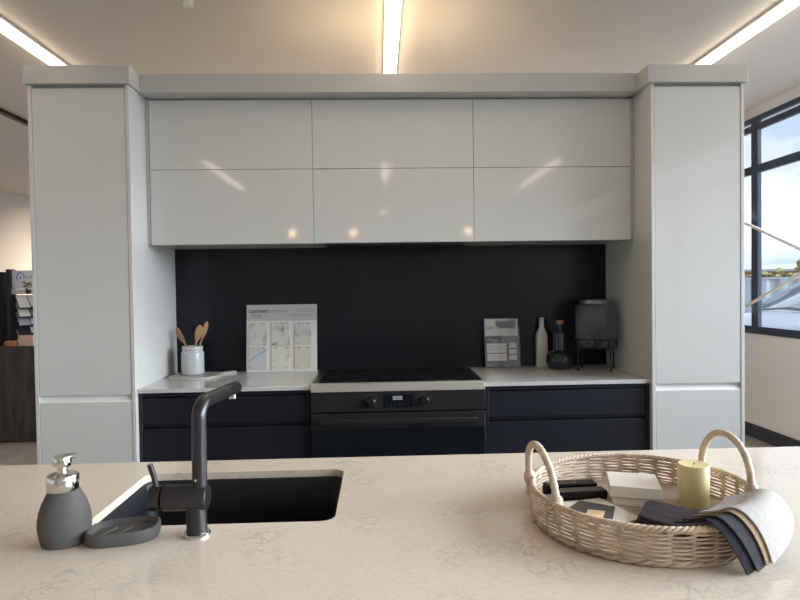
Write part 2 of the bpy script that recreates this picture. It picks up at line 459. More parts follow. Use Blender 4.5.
struct('baseboard_left', MB().box(XL, XL + .014, YB, YF, 0, 0.122), M['skirting'], 'charcoal skirting board on the cream wall', 'baseboard', 0.002)
for k in range(len(WY) - 1):
    y0, y1 = WY[k], WY[k + 1]
    x0, x1 = XR + .005, XR + .042
    f = MB()
    for a, b in ((y0, y0 + .046), (y1 - .046, y1)): f.box(x0, x1, a, b, 0.952, 2.868)
    for a, b in ((0.952, 1.004), (2.368, 2.438), (2.746, 2.800), (2.828, 2.868)): f.box(x0, x1, y0 + .046, y1 - .046, a, b)
    w = struct('window_%d' % (k + 1), f, M['alu'], 'black aluminium framed window bay with a transom, number %d along the wall' % (k + 1), 'window', 0.002)
    link_mesh('window_pane', MB().box(x0 + .016, x0 + .022, y0 + .046, y1 - .046, 1.004, 2.828), M['window_glass'], w)['kind'] = 'structure'
    s = MB().box(XR - .012, XR + .005, y0, y1, 0.940, 0.956)
    link_mesh('window_sill', s, M['alu'], w)['kind'] = 'structure'
struct('wall_partition', MB().box(-1.72, 1.885, 3.69, 3.78, 0, 2.40), M['wall'], 'partition that the display kitchen is built against', 'wall')

# X bracing in front of the glazing
def brace(p0, p1, lab):
    t = thing('brace_rod', lab, 'brace', (p0[0], p0[1], min(p0[2], p1[2])), None)
    part('rod', MB().tube([p0, p1], 0.0135, 14), M['brace'], t)
    for p in (p0, p1):
        part('bracket', MB().box(p[0] - .02, XR - .0006, p[1] - .03, p[1] + .03, p[2] - .04, p[2] + .04), M['brace'], t, 0.003)
brace((3.30, 7.55, 0.29), (3.30, 1.07, 2.83), 'pale steel brace rod rising towards the front of the room across the windows')
brace((3.25, 7.55, 2.85), (3.25, 1.07, 0.29), 'pale steel brace rod falling towards the front of the room across the windows')

# ------------------------------------------------------------------ outside
struct('ground', MB().box(XR + .2, 60, -25, 70, -0.2, -0.06), M['asphalt'], 'pale car park surface outside', 'ground')
fz = 1.53
fe = thing('boundary_fence', 'grey steel boundary fence behind the parked car', 'fence', (18, 19, -0.06))
fm = MB(); n = 240; xs0, xs1 = 4.0, 40.0
ring_f, ring_b = [], []
for i in range(n + 1):
    x = xs0 + (xs1 - xs0) * i / n
    d = 0.02 * (1 if (i // 2) % 2 else -1)
    ring_f.append((x, 19 + d)); ring_b.append((x, 19.03 + d))
fm.prism(ring_f + ring_b[::-1], -0.06, fz)
part('panel', fm, M['colorbond'], fe, smooth=False)
part('top_rail', MB().box(xs0, xs1, 18.96, 19.07, fz - .05, fz + .02), M['colorbond'], fe)
for i in range(16):
    x = 5 + i * 2.4
    part('post', MB().box(x - .04, x + .04, 18.93, 19.0, -0.06, fz + .0), M['colorbond'], fe)
hm = MB()
for i in range(2200):
    x = random.uniform(4, 42); y = random.uniform(20.2, 22); z = random.uniform(0.3, 1.70 + 0.30 * math.sin(x * 1.3) + 0.15 * math.sin(x * 4.1))
    hm.sphere((x, y, z), random.uniform(0.12, 0.26), 1, (1, 1, random.uniform(.6, 1)))
tag(link_mesh('hedge', hm, M['hedge'], smooth=False), 'dry olive hedge showing above the grey fence', 'hedge', kind='stuff')
def house(x0, x1, y, h, lab, wallm):
    t = thing('house', lab, 'house', ((x0 + x1) / 2, y, -0.06))
    part('walls', MB().box(x0, x1, y, y + 8, -0.06, h), wallm, t)
    r = MB(); ov = .5
    a = [(x0 - ov, y - ov, h), (x1 + ov, y - ov, h), (x1 + ov, y + 8 + ov, h), (x0 - ov, y + 8 + ov, h)]
    b = [(x0 + 2.5, y + 3.6, h + .5), (x1 - 2.5, y + 3.6, h + .5), (x1 - 2.5, y + 4.4, h + .5), (x0 + 2.5, y + 4.4, h + .5)]
    r.loft([[(p[0], p[1], p[2] - .15) for p in a], a, b])
    part('roof', r, M['roof_tile'], t, smooth=False)
    for q in range(3):
        xx = x0 + (q + .6) * (x1 - x0) / 3.4
        part('house_window', MB().box(xx, xx + 1.4, y - .04, y, .9, 1.9), M['car_glass'], t)
house(18, 46, 44, 2.35, 'low orange brick house beyond the fence and hedge', M['brick_orange'])

def car():
    t = thing('parked_car', 'silver-white car parked nose to the windows', 'car', (6.9, 8.25, -0.06))
    cy = 8.25
    # x, half width at shoulder, bottom z, shoulder z, top z
    st = [(4.78, .62, .42, .62, .66), (4.86, .78, .25, .74, .82), (5.1, .86, .22, .84, .92), (5.45, .90, .22, .91, .985), (5.80, .91, .22, .95, 1.03),
          (6.6, .915, .22, .98, 1.03), (7.6, .915, .22, 1.0, 1.05), (8.6, .90, .24, 1.0, 1.06), (9.1, .84, .30, .95, 1.03), (9.22, .72, .45, .85, .92)]
    rings = []
    for x, w, zb, zs, zt in st:
        prof = [(-w * .92, zb), (-w, zb + .15), (-w * 1.0, zs - .22), (-w * .985, zs), (-w * .88, zt - .015), (-w * .4, zt + .012), (0, zt + .018),
                (w * .4, zt + .012), (w * .88, zt - .015), (w * .985, zs), (w, zs - .22), (w, zb + .15), (w * .92, zb)]
        rings.append([(x, cy + p[0], p[1] - .06) for p in prof])
    b = part('body', MB().loft(rings), M['car_paint'], t)
    sd = b.modifiers.new('soft', 'SUBSURF'); sd.levels = 2; sd.render_levels = 2
    # cabin: glass block with painted roof and pillars
    g = [(5.78, .80, .95), (6.52, .66, 1.38), (7.4, .68, 1.44), (8.5, .64, 1.38), (8.95, .74, 1.0)]
    def ring(z_of, w_of, lift=0.0):
        return None
    cab = []
    for x, w, z in g:
        cab.append([(x, cy - w, z), (x, cy - w * .5, z + .035), (x, cy, z + .045), (x, cy + w * .5, z + .035), (x, cy + w, z), (x, cy + .84, .93), (x, cy - .84, .93)])
    gp = part('windscreen', MB().loft(cab), M['car_glass'], t)
    rf = []
    for x, w, z in ((6.45, .665, 1.375), (6.9, .68, 1.43), (7.5, .69, 1.46), (8.2, .67, 1.43), (8.6, .64, 1.38)):
        rf.append([(x, cy - w, z - .02), (x, cy - w * .95, z + .03), (x, cy, z + .07), (x, cy + w * .95, z + .03), (x, cy + w, z - .02)])
    part('roof', MB().loft(rf), M['car_paint'], t)
    for s in (-1, 1):
        part('pillar', MB().tube([(5.72, cy + s * .82, .94), (6.1, cy + s * .755, 1.18), (6.5, cy + s * .68, 1.395)], .032, 8), M['car_paint'], t)
        part('mirror', MB().sphere((6.0, cy + s * 1.0, 1.04), .1, 2, (.6, 1, .7)), M['car_paint'], t)
        part('headlight', MB().sphere((4.9, cy + s * .62, .62), .13, 2, (.5, 1.2, .6)), M['chrome'], t)
        for x in (5.55, 8.3):
            wv = MB(); wv.tube([(x, cy + s * .72, .28), (x, cy + s * .925, .28)], .335, 28)
            wh = part('wheel', wv, M['tyre'], t, .03)
            part('rim', MB().tube([(x, cy + s * .90, .28), (x, cy + s * .935, .28)], .21, 24), M['chrome'], wh)
    part('wiper', MB().tube([(5.76, cy - .55, .985), (5.80, cy, 1.03), (5.76, cy + .55, .985)], .012, 8), M['oven_trim'], t)
car()

# ------------------------------------------------------------------ ceiling fittings
def linear_light(x, y0, y1, lab, grp, fill_span=None):
    t = thing('linear_light', lab, 'light', (x, (y0 + y1) / 2, ZC), grp)
    b = MB()
    b.box(x - .048, x + .048, y0, y1, ZC - .022, ZC - .001)
    part('profile', b, M['tube_body'], t, .002)
    part('diffuser', MB().box(x - .043, x + .043, y0 + .01, y1 - .01, ZC - .040, ZC - .0215), M['tube_glow'], t, .004)
    if not fill_span: return
    b0, b1 = fill_span
    ad = bpy.data.lights.new('bounce_fill', 'AREA'); ad.shape = 'RECTANGLE'; ad.size = .08; ad.size_y = b1 - b0  # extra light added below the middle tube, bounced off the cabinet tops
    ad.energy = FILL_POWER * (b1 - b0); ad.color = FILL_COLOR; ad.spread = math.radians(FILL_SPREAD)
    ao = bpy.data.objects.new('bounce_fill', ad); C.objects.link(ao); ao.parent = t; ao.location = (0, (b0 + b1 - y0 - y1) / 2, -.0415)
linear_light(-2.13, 1.6, 5.2, 'long bright linear ceiling light over the dispenser end of the kitchen'.replace('dispenser', 'utensil jar'), None)
linear_light(0.098, 1.6, 5.2, 'long bright linear ceiling light running to the middle of the cornice', None, (3.22, 5.1))
linear_light(2.275, 1.6, 5.2, 'long bright linear ceiling light above the tall cabinet by the window', None)
linear_light(-2.05, -2.65, -0.75, 'linear ceiling light behind the island, farthest from the windows', None)
linear_light(0.098, -2.05, -0.95, 'short linear ceiling light behind the middle of the island', None)
linear_light(2.20, -2.65, -0.75, 'linear ceiling light behind the island, next to the windows', None)
linear_light(0.098, -5.9, -5.2, 'short linear ceiling light near the far showroom end wall', None)
for x in (-1.55, -0.45, 1.62):
    t = thing('pendant_light', 'small warm globe pendant hanging in the showroom across from the kitchen', 'light', (x, -4.3, 2.33), 'warm pendants in the showroom')
    part('globe', MB().sphere((x, -4.3, 2.39), .06, 3), M['bulb'], t)
    part('cord', MB().tube([(x, -4.3, 2.44), (x, -4.3, ZC - .03)], .004, 8), M['wire'], t)
    part('ceiling_rose', MB().lathe([(.04, ZC - .03), (.045, ZC - .002)], x, -4.3, 20), M['wire'], t)

tr = thing('track_rail', 'thin black lighting track on the ceiling outside the tall cabinet', 'light track', (-3.165, 5.5, ZC))
part('rail', MB().box(-3.19, -3.145, 2.6, 11.6, ZC - .035, ZC - .001), M['wire'], tr)
for y in (10.1, 11.2):
    hd = MB().tube([(-3.165, y, ZC - .10), (-3.27, y, ZC - .175)], .04, 20)
    h = part('spotlight', hd, M['wire'], tr)
    part('stem', MB().tube([(-3.165, y, ZC - .03), (-3.18, y, ZC - .12)], .008, 10), M['wire'], h)
    d = Vector((-.105, 0, -.075)).normalized(); c = Vector((-3.27, y, ZC - .175)) + d * .001
    part('lens', MB().tube([c, c + d * .004], .035, 20), M['spot_glow'], h)
    ad = bpy.data.lights.new('spot_beam', 'AREA'); ad.shape = 'DISK'; ad.size = .07; ad.energy = SPOT_POWER; ad.color = (1.0, 0.76, 0.54); ad.spread = math.radians(75)
    ao = bpy.data.objects.new('spot_beam', ad); C.objects.link(ao); ao.parent = tr
    ao.location = c + d * .006 - Vector(tr.location); ao.rotation_euler = (-d).to_track_quat('Z', 'Y').to_euler()
sp = thing('smoke_detector', 'small white detector on the ceiling above the cornice', 'detector', (-0.978, 3.2, ZC))
part('collar', MB().lathe([(.034, ZC - .012), (.036, ZC - .001)], -0.978, 3.2, 24), M['plastic_white'], sp)
part('cap', MB().lathe([(.018, ZC - .070), (.026, ZC - .064), (.027, ZC - .012)], -0.978, 3.2, 24), M['plastic_white'], sp)

# ------------------------------------------------------------------ kitchen run
YP, YU, YS, YCF = 3.040, 3.2452, 3.664, 3.0576
XL0, XL1, XR0, XR1 = -1.7269, -1.2328, 1.4054, 1.8936

def tall_cabinet(x0, x1, capx0, capx1, lab):
    t = thing('tall_cabinet', lab, 'cabinet', ((x0 + x1) / 2, 3.36, 0))
    p = .018
    part('body', MB().box(x0 + p, x1 - p, YP + .024, 3.688, 0.0, 2.4232), M['satin_white'], t)
    part('side_panel', MB().box(x0, x0 + p, YP, 3.688, 0, 2.423), M['gloss_white'], t, .0012)
    part('side_panel', MB().box(x1 - p, x1, YP, 3.688, 0, 2.423), M['gloss_white'], t, .0012)
    g = .0025
    part('door', MB().box(x0 + p + g, x1 - p - g, YP + .002, YP + .022, .878, 2.409), M['gloss_white'], t, .0015)
    part('door', MB().box(x0 + p + g, x1 - p - g, YP + .002, YP + .022, .10, .841), M['gloss_white'], t, .0015)
    ch = MB()
    a, b = x0 + p + .001, x1 - p - .001
    prof = [(YP + .0235, .877), (YP + .0225, .862), (YP + .003, .8435), (YP + .004, .8415), (YP + .0245, .8415), (YP + .0245, .877)]
    ch.loft([[(a, y, z) for y, z in prof], [(b, y, z) for y, z in prof]])
    part('handle_channel', ch, M['channel'], t)
    part('kickboard', MB().box(x0 + p, x1 - p, YP + .019, YP + .0235, 0, .098), M['satin_white'], t)
    part('cornice_cap', MB().box(capx0, capx1, 3.015, 3.69, 2.4235, 2.512), M['satin_white'], t, .0015)
tall_cabinet(XL0, XL1, -1.7343, -1.2181, 'tall gloss white cabinet beside the utensil jar, away from the window')
tall_cabinet(XR0, XR1, 1.3795, 1.9001, 'tall gloss white cabinet beside the drink dispenser, next to the window')
tag(link_mesh('cornice', MB().box(-1.2178, 1.3792, 3.142, 3.69, 2.418, 2.5145), M['satin_white'], bevel=.0015), 'long white cornice board capping the three wall cabinets', 'cornice')

D1, D2 = -0.3486, 0.5206
def wall_cabinet(x0, x1, lab, fill_l=False, fill_r=False):
    t = thing('wall_cabinet', lab, 'cabinet', ((x0 + x1) / 2, 3.45, 1.645))
    part('body', MB().box(x0 + .001, x1 - .001, YU + .021, YS - .001, 1.646, 2.4175), M['satin_white'], t)
    a, b = x0 + .0012, x1 - .0012
    if fill_l:
        part('filler_panel', MB().box(x0 + .001, x0 + .016, YU + .002, YU + .0205, 1.645, 2.417), M['satin_white'], t); a = x0 + .019
    if fill_r:
        part('filler_panel', MB().box(x1 - .016, x1 - .001, YU + .002, YU + .0205, 1.645, 2.417), M['satin_white'], t); b = x1 - .019
    part('door', MB().box(a, b, YU, YU + .019, 2.0433, 2.411), M['gloss_white'], t, .0012)
    part('door', MB().box(a, b, YU, YU + .019, 1.642, 2.0407), M['gloss_white'], t, .0012)
wall_cabinet(XL1 + .001, D1, 'gloss white wall cabinet of two flaps above the laminate sample board', fill_l=True)
wall_cabinet(D1, D2, 'gloss white wall cabinet of two flaps directly above the cooker')
wall_cabinet(D2, XR0 - .001, 'gloss white wall cabinet of two flaps above the drink dispenser', fill_r=True)
rh = thing('range_hood', 'slim black slide-out range hood under the wall cabinet above the cooker', 'range hood', (.09, 3.45, 1.632))
part('visor', MB().box(-.29, .47, YU + .0225, 3.60, 1.632, 1.6455), M['oven_trim'], rh, .001)
part('grille', MB().box(-.25, .43, 3.32, 3.56, 1.631, 1.6345), M['oven_dark'], rh)

sb = link_mesh('splashback', MB().box(XL1 + .001, XR0 - .001, YS, YS + .010, .9005, 1.66), M['splash'])
tag(sb, 'wide black splashback between counters and wall cabinets', 'splashback')

def counter(x0, x1, lab):
    return tag(link_mesh('countertop', MB().box(x0, x1, YCF, YS - .0005, .880, .900), M['counter_stone'], bevel=.0012), lab, 'countertop')
OX0, OX1 = -0.3589, 0.5361
counter(XL1 + .001, OX0 - .001, 'pale stone countertop under the utensil jar and sample board')
counter(OX1 + .001, XR0 - .001, 'pale stone countertop under the bottles and drink dispenser')

def drawer_cabinet(x0, x1, lab):
    t = thing('drawer_cabinet', lab, 'cabinet', ((x0 + x1) / 2, 3.37, 0))
    p = .018
    part('body', MB().box(x0 + p, x1 - p, 3.105, 3.66, .10, .8795), M['dark_carcass'], t)
    part('side_panel', MB().box(x0, x0 + p, 3.070, 3.66, 0, .8795), M['dark_front'], t, .001)
    part('side_panel', MB().box(x1 - p, x1, 3.070, 3.66, 0, .8795), M['dark_front'], t, .001)
    part('top_rail', MB().box(x0 + p, x1 - p, 3.078, 3.105, .858, .8795), M['dark_front'], t)
    for z0, z1 in ((.718, .851), (.40, .694), (.105, .376)):
        part('drawer', MB().box(x0 + p + .002, x1 - p - .002, 3.074, 3.104, z0, z1), M['dark_front'], t, .0015)
    for z0, z1 in ((.700, .717), (.382, .399)):
        part('finger_rail', MB().box(x0 + p, x1 - p, 3.088, 3.1055, z0, z1), M['dark_front'], t)
    part('kickboard', MB().box(x0 + p, x1 - p, 3.12, 3.135, 0, .099), M['dark_carcass'], t)
drawer_cabinet(XL1 + .001, OX0 - .004, 'black handleless drawer cabinet under the sample board counter')
drawer_cabinet(OX1 + .004, XR0 - .001, 'black handleless drawer cabinet under the drink dispenser counter')

# ------------------------------------------------------------------ cooker
ck = thing('cooker', 'wide black freestanding cooker with steel hob edge between the counters', 'cooker', (.0886, 3.36, 0))
X0, X1 = OX0 + .002, OX1 - .002
part('body', MB().box(X0, X1, 3.082, 3.655, .06, .895), M['oven_trim'], ck)
hf = MB()
hf.box(X0, X1, 3.040, 3.088, .869, .9095)
hob_frame = part('hob_edge', hf, M['steel'], ck, .002)
hs = MB(); hs.box(X0, X0 + .035, 3.0885, 3.655, .8952, .9085); hs.box(X1 - .035, X1, 3.0885, 3.655, .8952, .9085); hs.box(X0 + .035, X1 - .035, 3.642, 3.655, .8952, .9085)
part('hob_frame', hs, M['oven_dark'], ck)
hg = part('hob_glass', MB().box(X0 + .0352, X1 - .0352, 3.0885, 3.6418, .8952, .9075), M['hob'], ck)
for (x, y, r) in ((-.16, 3.24, .085), (-.16, 3.50, .105), (.34, 3.24, .105), (.34, 3.50, .085), (.09, 3.37, .13)):
    c = MB().tube([(x + r * math.cos(2 * PI * i / 48), y + r * math.sin(2 * PI * i / 48), .9076) for i in range(48)], .0006, 4, closed=True)
    part('cooking_zone', c, M['ink'], hg)
part('control_panel', MB().box(X0, X1, 3.046, 3.081, .766, .8685), M['oven_dark'], ck, .0015)
for kx, kz in ((-.051, .817), (.222, .818)):
    kb = part('knob', MB().lathe([(.0275, 0), (.027, .006), (.022, .012), (.021, .026), (.018, .029)], 0, 0, 28).xform(Matrix.Translation((kx, 3.0455, kz)) @ Matrix.Rotation(PI / 2, 4, 'X')), M['gunmetal'], ck)
    part('grip', MB().box(-.005, .005, -.021, .021, .026, .034, Matrix.Translation((kx, 3.0455, kz)) @ Matrix.Rotation(PI / 2, 4, 'X') @ Matrix.Rotation(-.5, 4, 'Z')), M['gunmetal'], kb, .001)
    mk = MB()
    for i in range(8):
        a = PI * (.1 + .8 * i / 7)
        mk.box(kx + .036 * math.cos(a) - .0012, kx + .036 * math.cos(a) + .0012, 3.0453, 3.0461, kz + .036 * math.sin(a) - .0012, kz + .036 * math.sin(a) + .0012)
    part('dial_marks', mk, M['print_grey'], kb)
dp = part('display', MB().box(.012, .162, 3.0448, 3.0468, .786, .851), M['oven_glass'], ck)
def seven_seg(mb, x, z, w, h, segs, y0, y1):
    tk = w * .22
    S = {'a': (x, x + w, z + h - tk, z + h), 'd': (x, x + w, z, z + tk), 'g': (x, x + w, z + h / 2 - tk / 2, z + h / 2 + tk / 2),
         'f': (x, x + tk, z + h / 2, z + h), 'b': (x + w - tk, x + w, z + h / 2, z + h), 'e': (x, x + tk, z, z + h / 2), 'c': (x + w - tk, x + w, z, z + h / 2)}
    for s in segs:
        a, b, c, d = S[s]; mb.box(a, b, y0, y1, c, d)
cl = MB()
for i in range(4): seven_seg(cl, .061 + i * .0125, .824, .009, .019, 'abcdef', 3.0442, 3.0449)
part('clock_digits', cl, emit('clock_digits', (.55, .62, .75), .10), dp)
bt = MB()
for i in range(6): bt.box(.026 + i * .022, .032 + i * .022, 3.0444, 3.0449, .797, .7985)
part('touch_marks', bt, M['ink_grey'], dp)
dr = part('oven_door', MB().box(X0, X1, 3.046, 3.0815, .14, .757), M['oven_dark'], ck, .002, label='dark steel door with a wide glass panel')
part('door_glass', MB().box(X0 + .004, X1 - .004, 3.0435, 3.0462, .15, .679), M['oven_glass'], dr)
hb = MB()
hb.box(-.312, .489, 3.005, 3.021, .711, .733)
hb.box(-.312, -.296, 3.021, 3.0465, .711, .733); hb.box(.473, .489, 3.021, 3.0465, .711, .733)
part('handle', hb, M['oven_dark'], dr, .003)
part('plinth', MB().box(X0 + .01, X1 - .01, 3.06, 3.0815, .06, .137), M['oven_trim'], ck)
for x in (X0 + .06, X1 - .06):
    for y in (3.13, 3.6): part('foot', MB().lathe([(.02, 0), (.02, .062)], x, y, 16), M['oven_trim'], ck)

# ------------------------------------------------------------------ things on the rear counter
ZT = .900
# paddle board + jar + spoons
bd = []
bc = Vector((-1.066, 3.462)); br = .140; ang = math.atan2(3.622 - bc.y, -.868 - bc.x)
hw = .024
a0 = math.asin(.062 / br)
arc = [bc + Vector((br * math.cos(ang + a0 + (2 * PI - 2 * a0) * i / 48), br * math.sin(ang + a0 + (2 * PI - 2 * a0) * i / 48))) for i in range(49)]
ux = Vector((math.cos(ang), math.sin(ang))); uy = Vector((-ux.y, ux.x))
Lh = (Vector((-.868, 3.622)) - bc).length
neck = [bc + ux * (br + .012) - uy * .032, bc + ux * (br + .035) - uy * hw]
tip = [bc + ux * (Lh - .02 + .02 * math.cos(q)) + uy * (hw * math.sin(q)) for q in [(-PI / 2) + PI * i / 10 for i in range(11)]]
outl = [tuple(p) for p in arc + neck + tip + [bc + ux * (br + .035) + uy * hw, bc + ux * (br + .012) + uy * .032]]
pb = link_mesh('paddle_board', MB().prism(outl, ZT, ZT + .012), M['board'], bevel=.003)
tag(pb, 'flat grey-beige paddle board lying under the white utensil jar', 'serving board')
jx, jy, jz = -1.088, 3.50, ZT + .0121
jr = thing('utensil_jar', 'white ribbed-neck ceramic jar holding wooden spoons', 'jar', (jx, jy, jz))
part('body', MB().lathe([(.056, jz), (.062, jz + .004), (.064, jz + .012), (.064, jz + .122), (.062, jz + .130), (.0565, jz + .135), (.056, jz + .140), (.058, jz + .143),
     (.058, jz + .160), (.056, jz + .163), (.052, jz + .162), (.051, jz + .14), (.056, jz + .12), (.056, jz + .012), (.01, jz + .010)], jx, jy, 48), M['ceramic'], jr)
def spoon(base, top, lab, name='wooden_spoon', w=.021, twist=0.0):
    b, tp = Vector(base), Vector(top); d = (tp - b); Ln = d.length; d.normalize()
    s = Vector((math.cos(twist), math.sin(twist), 0)); s = (s - d * s.dot(d)).normalized(); nrm = d.cross(s)
    rings = []
    for i in range(33):
        t = i / 32; z = t * Ln
        h = max(0.0, (t - .66) / .34)
        ww = .0055 + (w - .0055) * (math.sin(PI * min(1, h * .93 + .0)) ** .75 if h > 0 else 0)
        if i == 32: ww = w * .25
        th = .0055 if h <= 0 else .0055 - .002 * math.sin(PI * h)
        bow = -.006 * math.sin(PI * h) if h > 0 else 0
        c = b + d * z + nrm * bow
        rings.append([c + s * ww * math.cos(2 * PI * k / 14) + nrm * th * math.sin(2 * PI * k / 14) for k in range(14)])
    tag(link_mesh(name, MB().loft(rings), M['spoon']), lab, 'spoon')
spoon((jx + .035, jy + .006, jz + .014), (-1.186, 3.53, 1.180), 'wooden spoon in the white jar leaning towards the white cabinet side', twist=-.4, w=.020)
spoon((jx - .018, jy - .012, jz + .014), (-1.040, 3.50, 1.196), 'broad wooden spoon in the white jar leaning towards the sample board', twist=.3, w=.020)
spoon((jx - .012, jy + .022, jz + .014), (-1.010, 3.53, 1.215), 'slim wooden spoon in the jar standing behind the broad spoon', twist=.6, w=.015)

# laminate sample board, leaning on the splashback
lb = thing('sample_board', 'white laminate sample board with six marble swatches leaning on the splashback', 'sample board', (-.592, 3.60, ZT))
LW, LH = .422, .405
tilt = math.atan2(.045, LH)
LMX = Matrix.Translation((-.803, 3.598, ZT + .001)) @ Matrix.Rotation(PI / 2 - tilt, 4, 'X')   # local x right, y up, z to viewer
def lbox(x0, x1, y0, y1, z0, z1): return MB().box(x0, x1, y0, y1, z0, z1, LMX)
part('panel', lbox(0, LW, 0, LH, -.008, 0), M['print_white'], lb, .001)
part('header_strip', lbox(.001, LW - .001, LH - .098, LH - .001, 0, .0006), M['print_grey'], lb)
TX = lambda x, y, z=.0008: LMX @ Matrix.Translation((x, y, z))
o = part('brand_lettering', text_mesh('Laminex', .033, TX(.013, LH - .047), .0006), M['ink'], lb)
part('lettering', text_mesh('Laminate', .033, TX(.128, LH - .047)), M['ink_grey'], lb)
part('number_lettering', text_mesh('180fx', .036, TX(.013, LH - .078)), M['ink_grey'], lb)
ic = MB()
for i in range(5):
    x = .298 + i * .023; y = LH - .045
    for a in ((x, x + .013, y, y + .0018), (x, x + .013, y + .016, y + .0178), (x, x + .0018, y, y + .0178), (x + .0112, x + .013, y, y + .0178)):
        ic.box(a[0], a[1], a[2], a[3], .0006, .0010, LMX)
part('icons', ic, M['ink_grey'], lb)
ln = MB(); ln.box(.240, .400, LH - .0645, LH - .062, .0006, .001, LMX); ln.box(.262, .395, LH - .0725, LH - .0705, .0006, .001, LMX)
part('small_print', ln, M['ink_grey'], lb)
sw = ['marble_a', 'marble_b', 'marble_c', 'marble_d', 'marble_e', 'marble_f']
swl = ['white swatch with cloudy grey marks', 'white swatch with dense grey veins', 'pale swatch with fine veins', 'blue-grey swatch with one bold diagonal vein', 'cream swatch with olive-gold veins', 'plain cream swatch']
for i in range(6):
    c, r = i % 3, i // 3
    x0 = (.016, .150, .288)[c]; x1 = x0 + (.106, .108, .100)[c]
    y1 = (LH - .106, LH - .252)[r]; y0 = y1 - (.140, .136)[r]
    s = part('swatch', lbox(x0, x1, y0, y1, .0002, .006), M[sw[i]], lb, .0008, label=swl[i])
    for cx in (x0 + .02, x1 - .028): part('clip', lbox(cx, cx + .013, y1 - .012, y1 - .007, .006, .0085), M['ink_grey'], s)
    pr = MB(); pr.box(x0 + .008, x0 + .022, y0 + .010, y0 + .0125, .006, .0064, LMX); pr.box(x1 - .024, x1 - .01, y0 + .008, y0 + .0105, .006, .0064, LMX)
    part('caption_mark', pr, M['ink_grey'], s)
    if i == 3:
        dm = MB().box(-.062, .062, -.0022, .0022, .0060, .0063, LMX @ Matrix.Translation(((x0 + x1) / 2, y0 + .085, 0)) @ Matrix.Rotation(.56, 4, 'Z'))
        part('bold_vein', dm, M['ink_grey'], s)

# brochure holder
bh = thing('brochure_holder', 'clear acrylic stand of grey brochures on the counter beside the cooker', 'brochure holder', (.742, 3.60, ZT))
BT = math.atan2(.035, .30)
BMX = Matrix.Translation((.638, 3.606, ZT + .002)) @ Matrix.Rotation(.05, 4, 'Z') @ Matrix.Rotation(PI / 2 - BT, 4, 'X')
def bbox(x0, x1, y0, y1, z0, z1): return MB().box(x0, x1, y0, y1, z0, z1, BMX)
ac = MB(); ac.box(-.002, .218, 0, .245, .0085, .0105, BMX); ac.box(-.002, .218, -.001, .0015, -.012, .0105, BMX); ac.box(-.002, .218, 0, .29, -.012, -.010, BMX)
part('acrylic_stand', ac, M['acrylic'], bh)
bp = part('brochure', bbox(0, .208, .002, .297, -.008, .007), M['brochure'], bh, .0006)
part('cover_photo', bbox(.001, .207, .190, .296, .007, .0074), M['brochure_photo'], bp)
ph = MB(); ph.box(.072, .192, .248, .280, .0074, .0078, BMX); ph.box(.090, .192, .238, .249, .0074, .0078, BMX); part('dark_counter_print', ph, M['ink_grey'], bp)
ph = MB(); ph.box(.010, .060, .250, .294, .0074, .0078, BMX); ph.box(.004, .150, .194, .232, .0074, .0078, BMX); part('pale_cabinet_print', ph, M['print_white'], bp)
part('white_table', bbox(.012, .132, .040, .146, .007, .0075), M['print_white'], bp)
rd = MB(); rd.box(.012, .132, .146, .152, .007, .0078, BMX); rd.box(.012, .132, .083, .089, .007, .0079, BMX); part('red_stripe', rd, M['ink_red'], bp)
gl = MB()
for y in (.056, .068, .104, .116, .128): gl.box(.018, .126, y, y + .0018, .0075, .0079, BMX)
part('table_lines', gl, M['ink_grey'], bp)
ph = MB(); ph.box(.148, .196, .116, .148, .007, .0075, BMX); ph.box(.148, .196, .080, .108, .007, .0075, BMX); ph.box(.148, .196, .044, .072, .007, .0075, BMX)
part('thumbnail_photos', ph, M['brochure_photo'], bp)
ph = MB(); ph.box(.012, .060, .170, .174, .007, .0075, BMX); ph.box(.012, .050, .014, .018, .007, .0075, BMX); ph.box(.012, .085, .160, .163, .007, .0075, BMX)
part('title_print', ph, M['print_grey'], bp)

# square white bottle
wb = MB(); bx, by = .990, 3.630
def sq(h, z, r): return [(bx + x, by + y, z) for x, y in rrect(-h, h, -h, h, r, 4)]
wb.loft([sq(.029, ZT, .008), sq(.0315, ZT + .003, .009), sq(.0315, ZT + .190, .010), sq(.030, ZT + .203, .012), sq(.023, ZT + .222, .013), sq(.0165, ZT + .238, .0135),
         sq(.0145, ZT + .250, .0125), sq(.014, ZT + .292, .012), sq(.0155, ZT + .293, .013), sq(.0155, ZT + .300, .013), sq(.011, ZT + .300, .010), sq(.010, ZT + .27, .0095)])
tag(link_mesh('bottle', wb, M['ceramic_matte']), 'tall square matte white bottle behind the round green bottle', 'bottle')
# green bulb bottle with cork
gx, gy = 1.068, 3.517
gb = thing('bottle', 'round-bellied dark green glass bottle with a cork', 'bottle', (gx, gy, ZT))
part('glass', MB().lathe([(.050, ZT), (.066, ZT + .004), (.078, ZT + .024), (.0815, ZT + .048), (.078, ZT + .075), (.066, ZT + .096), (.050, ZT + .107), (.0405, ZT + .114), (.0385, ZT + .122),
     (.039, ZT + .205), (.036, ZT + .216), (.024, ZT + .224), (.017, ZT + .232), (.0155, ZT + .258), (.018, ZT + .260), (.018, ZT + .266), (.013, ZT + .266)], gx, gy, 48), M['green_glass'], gb)
part('cork', MB().lathe([(.012, ZT + .255), (.014, ZT + .268), (.021, ZT + .2685), (.022, ZT + .284), (.020, ZT + .287)], gx, gy, 24), M['cork'], gb)
bn = MB()
for i in range(22):
    a = 2 * PI * i / 22
    bn.sphere((gx + .0775 * math.cos(a), gy + .0775 * math.sin(a), ZT + .078), .0035, 1)
part('raised_beads', bn, M['green_glass'], gb)

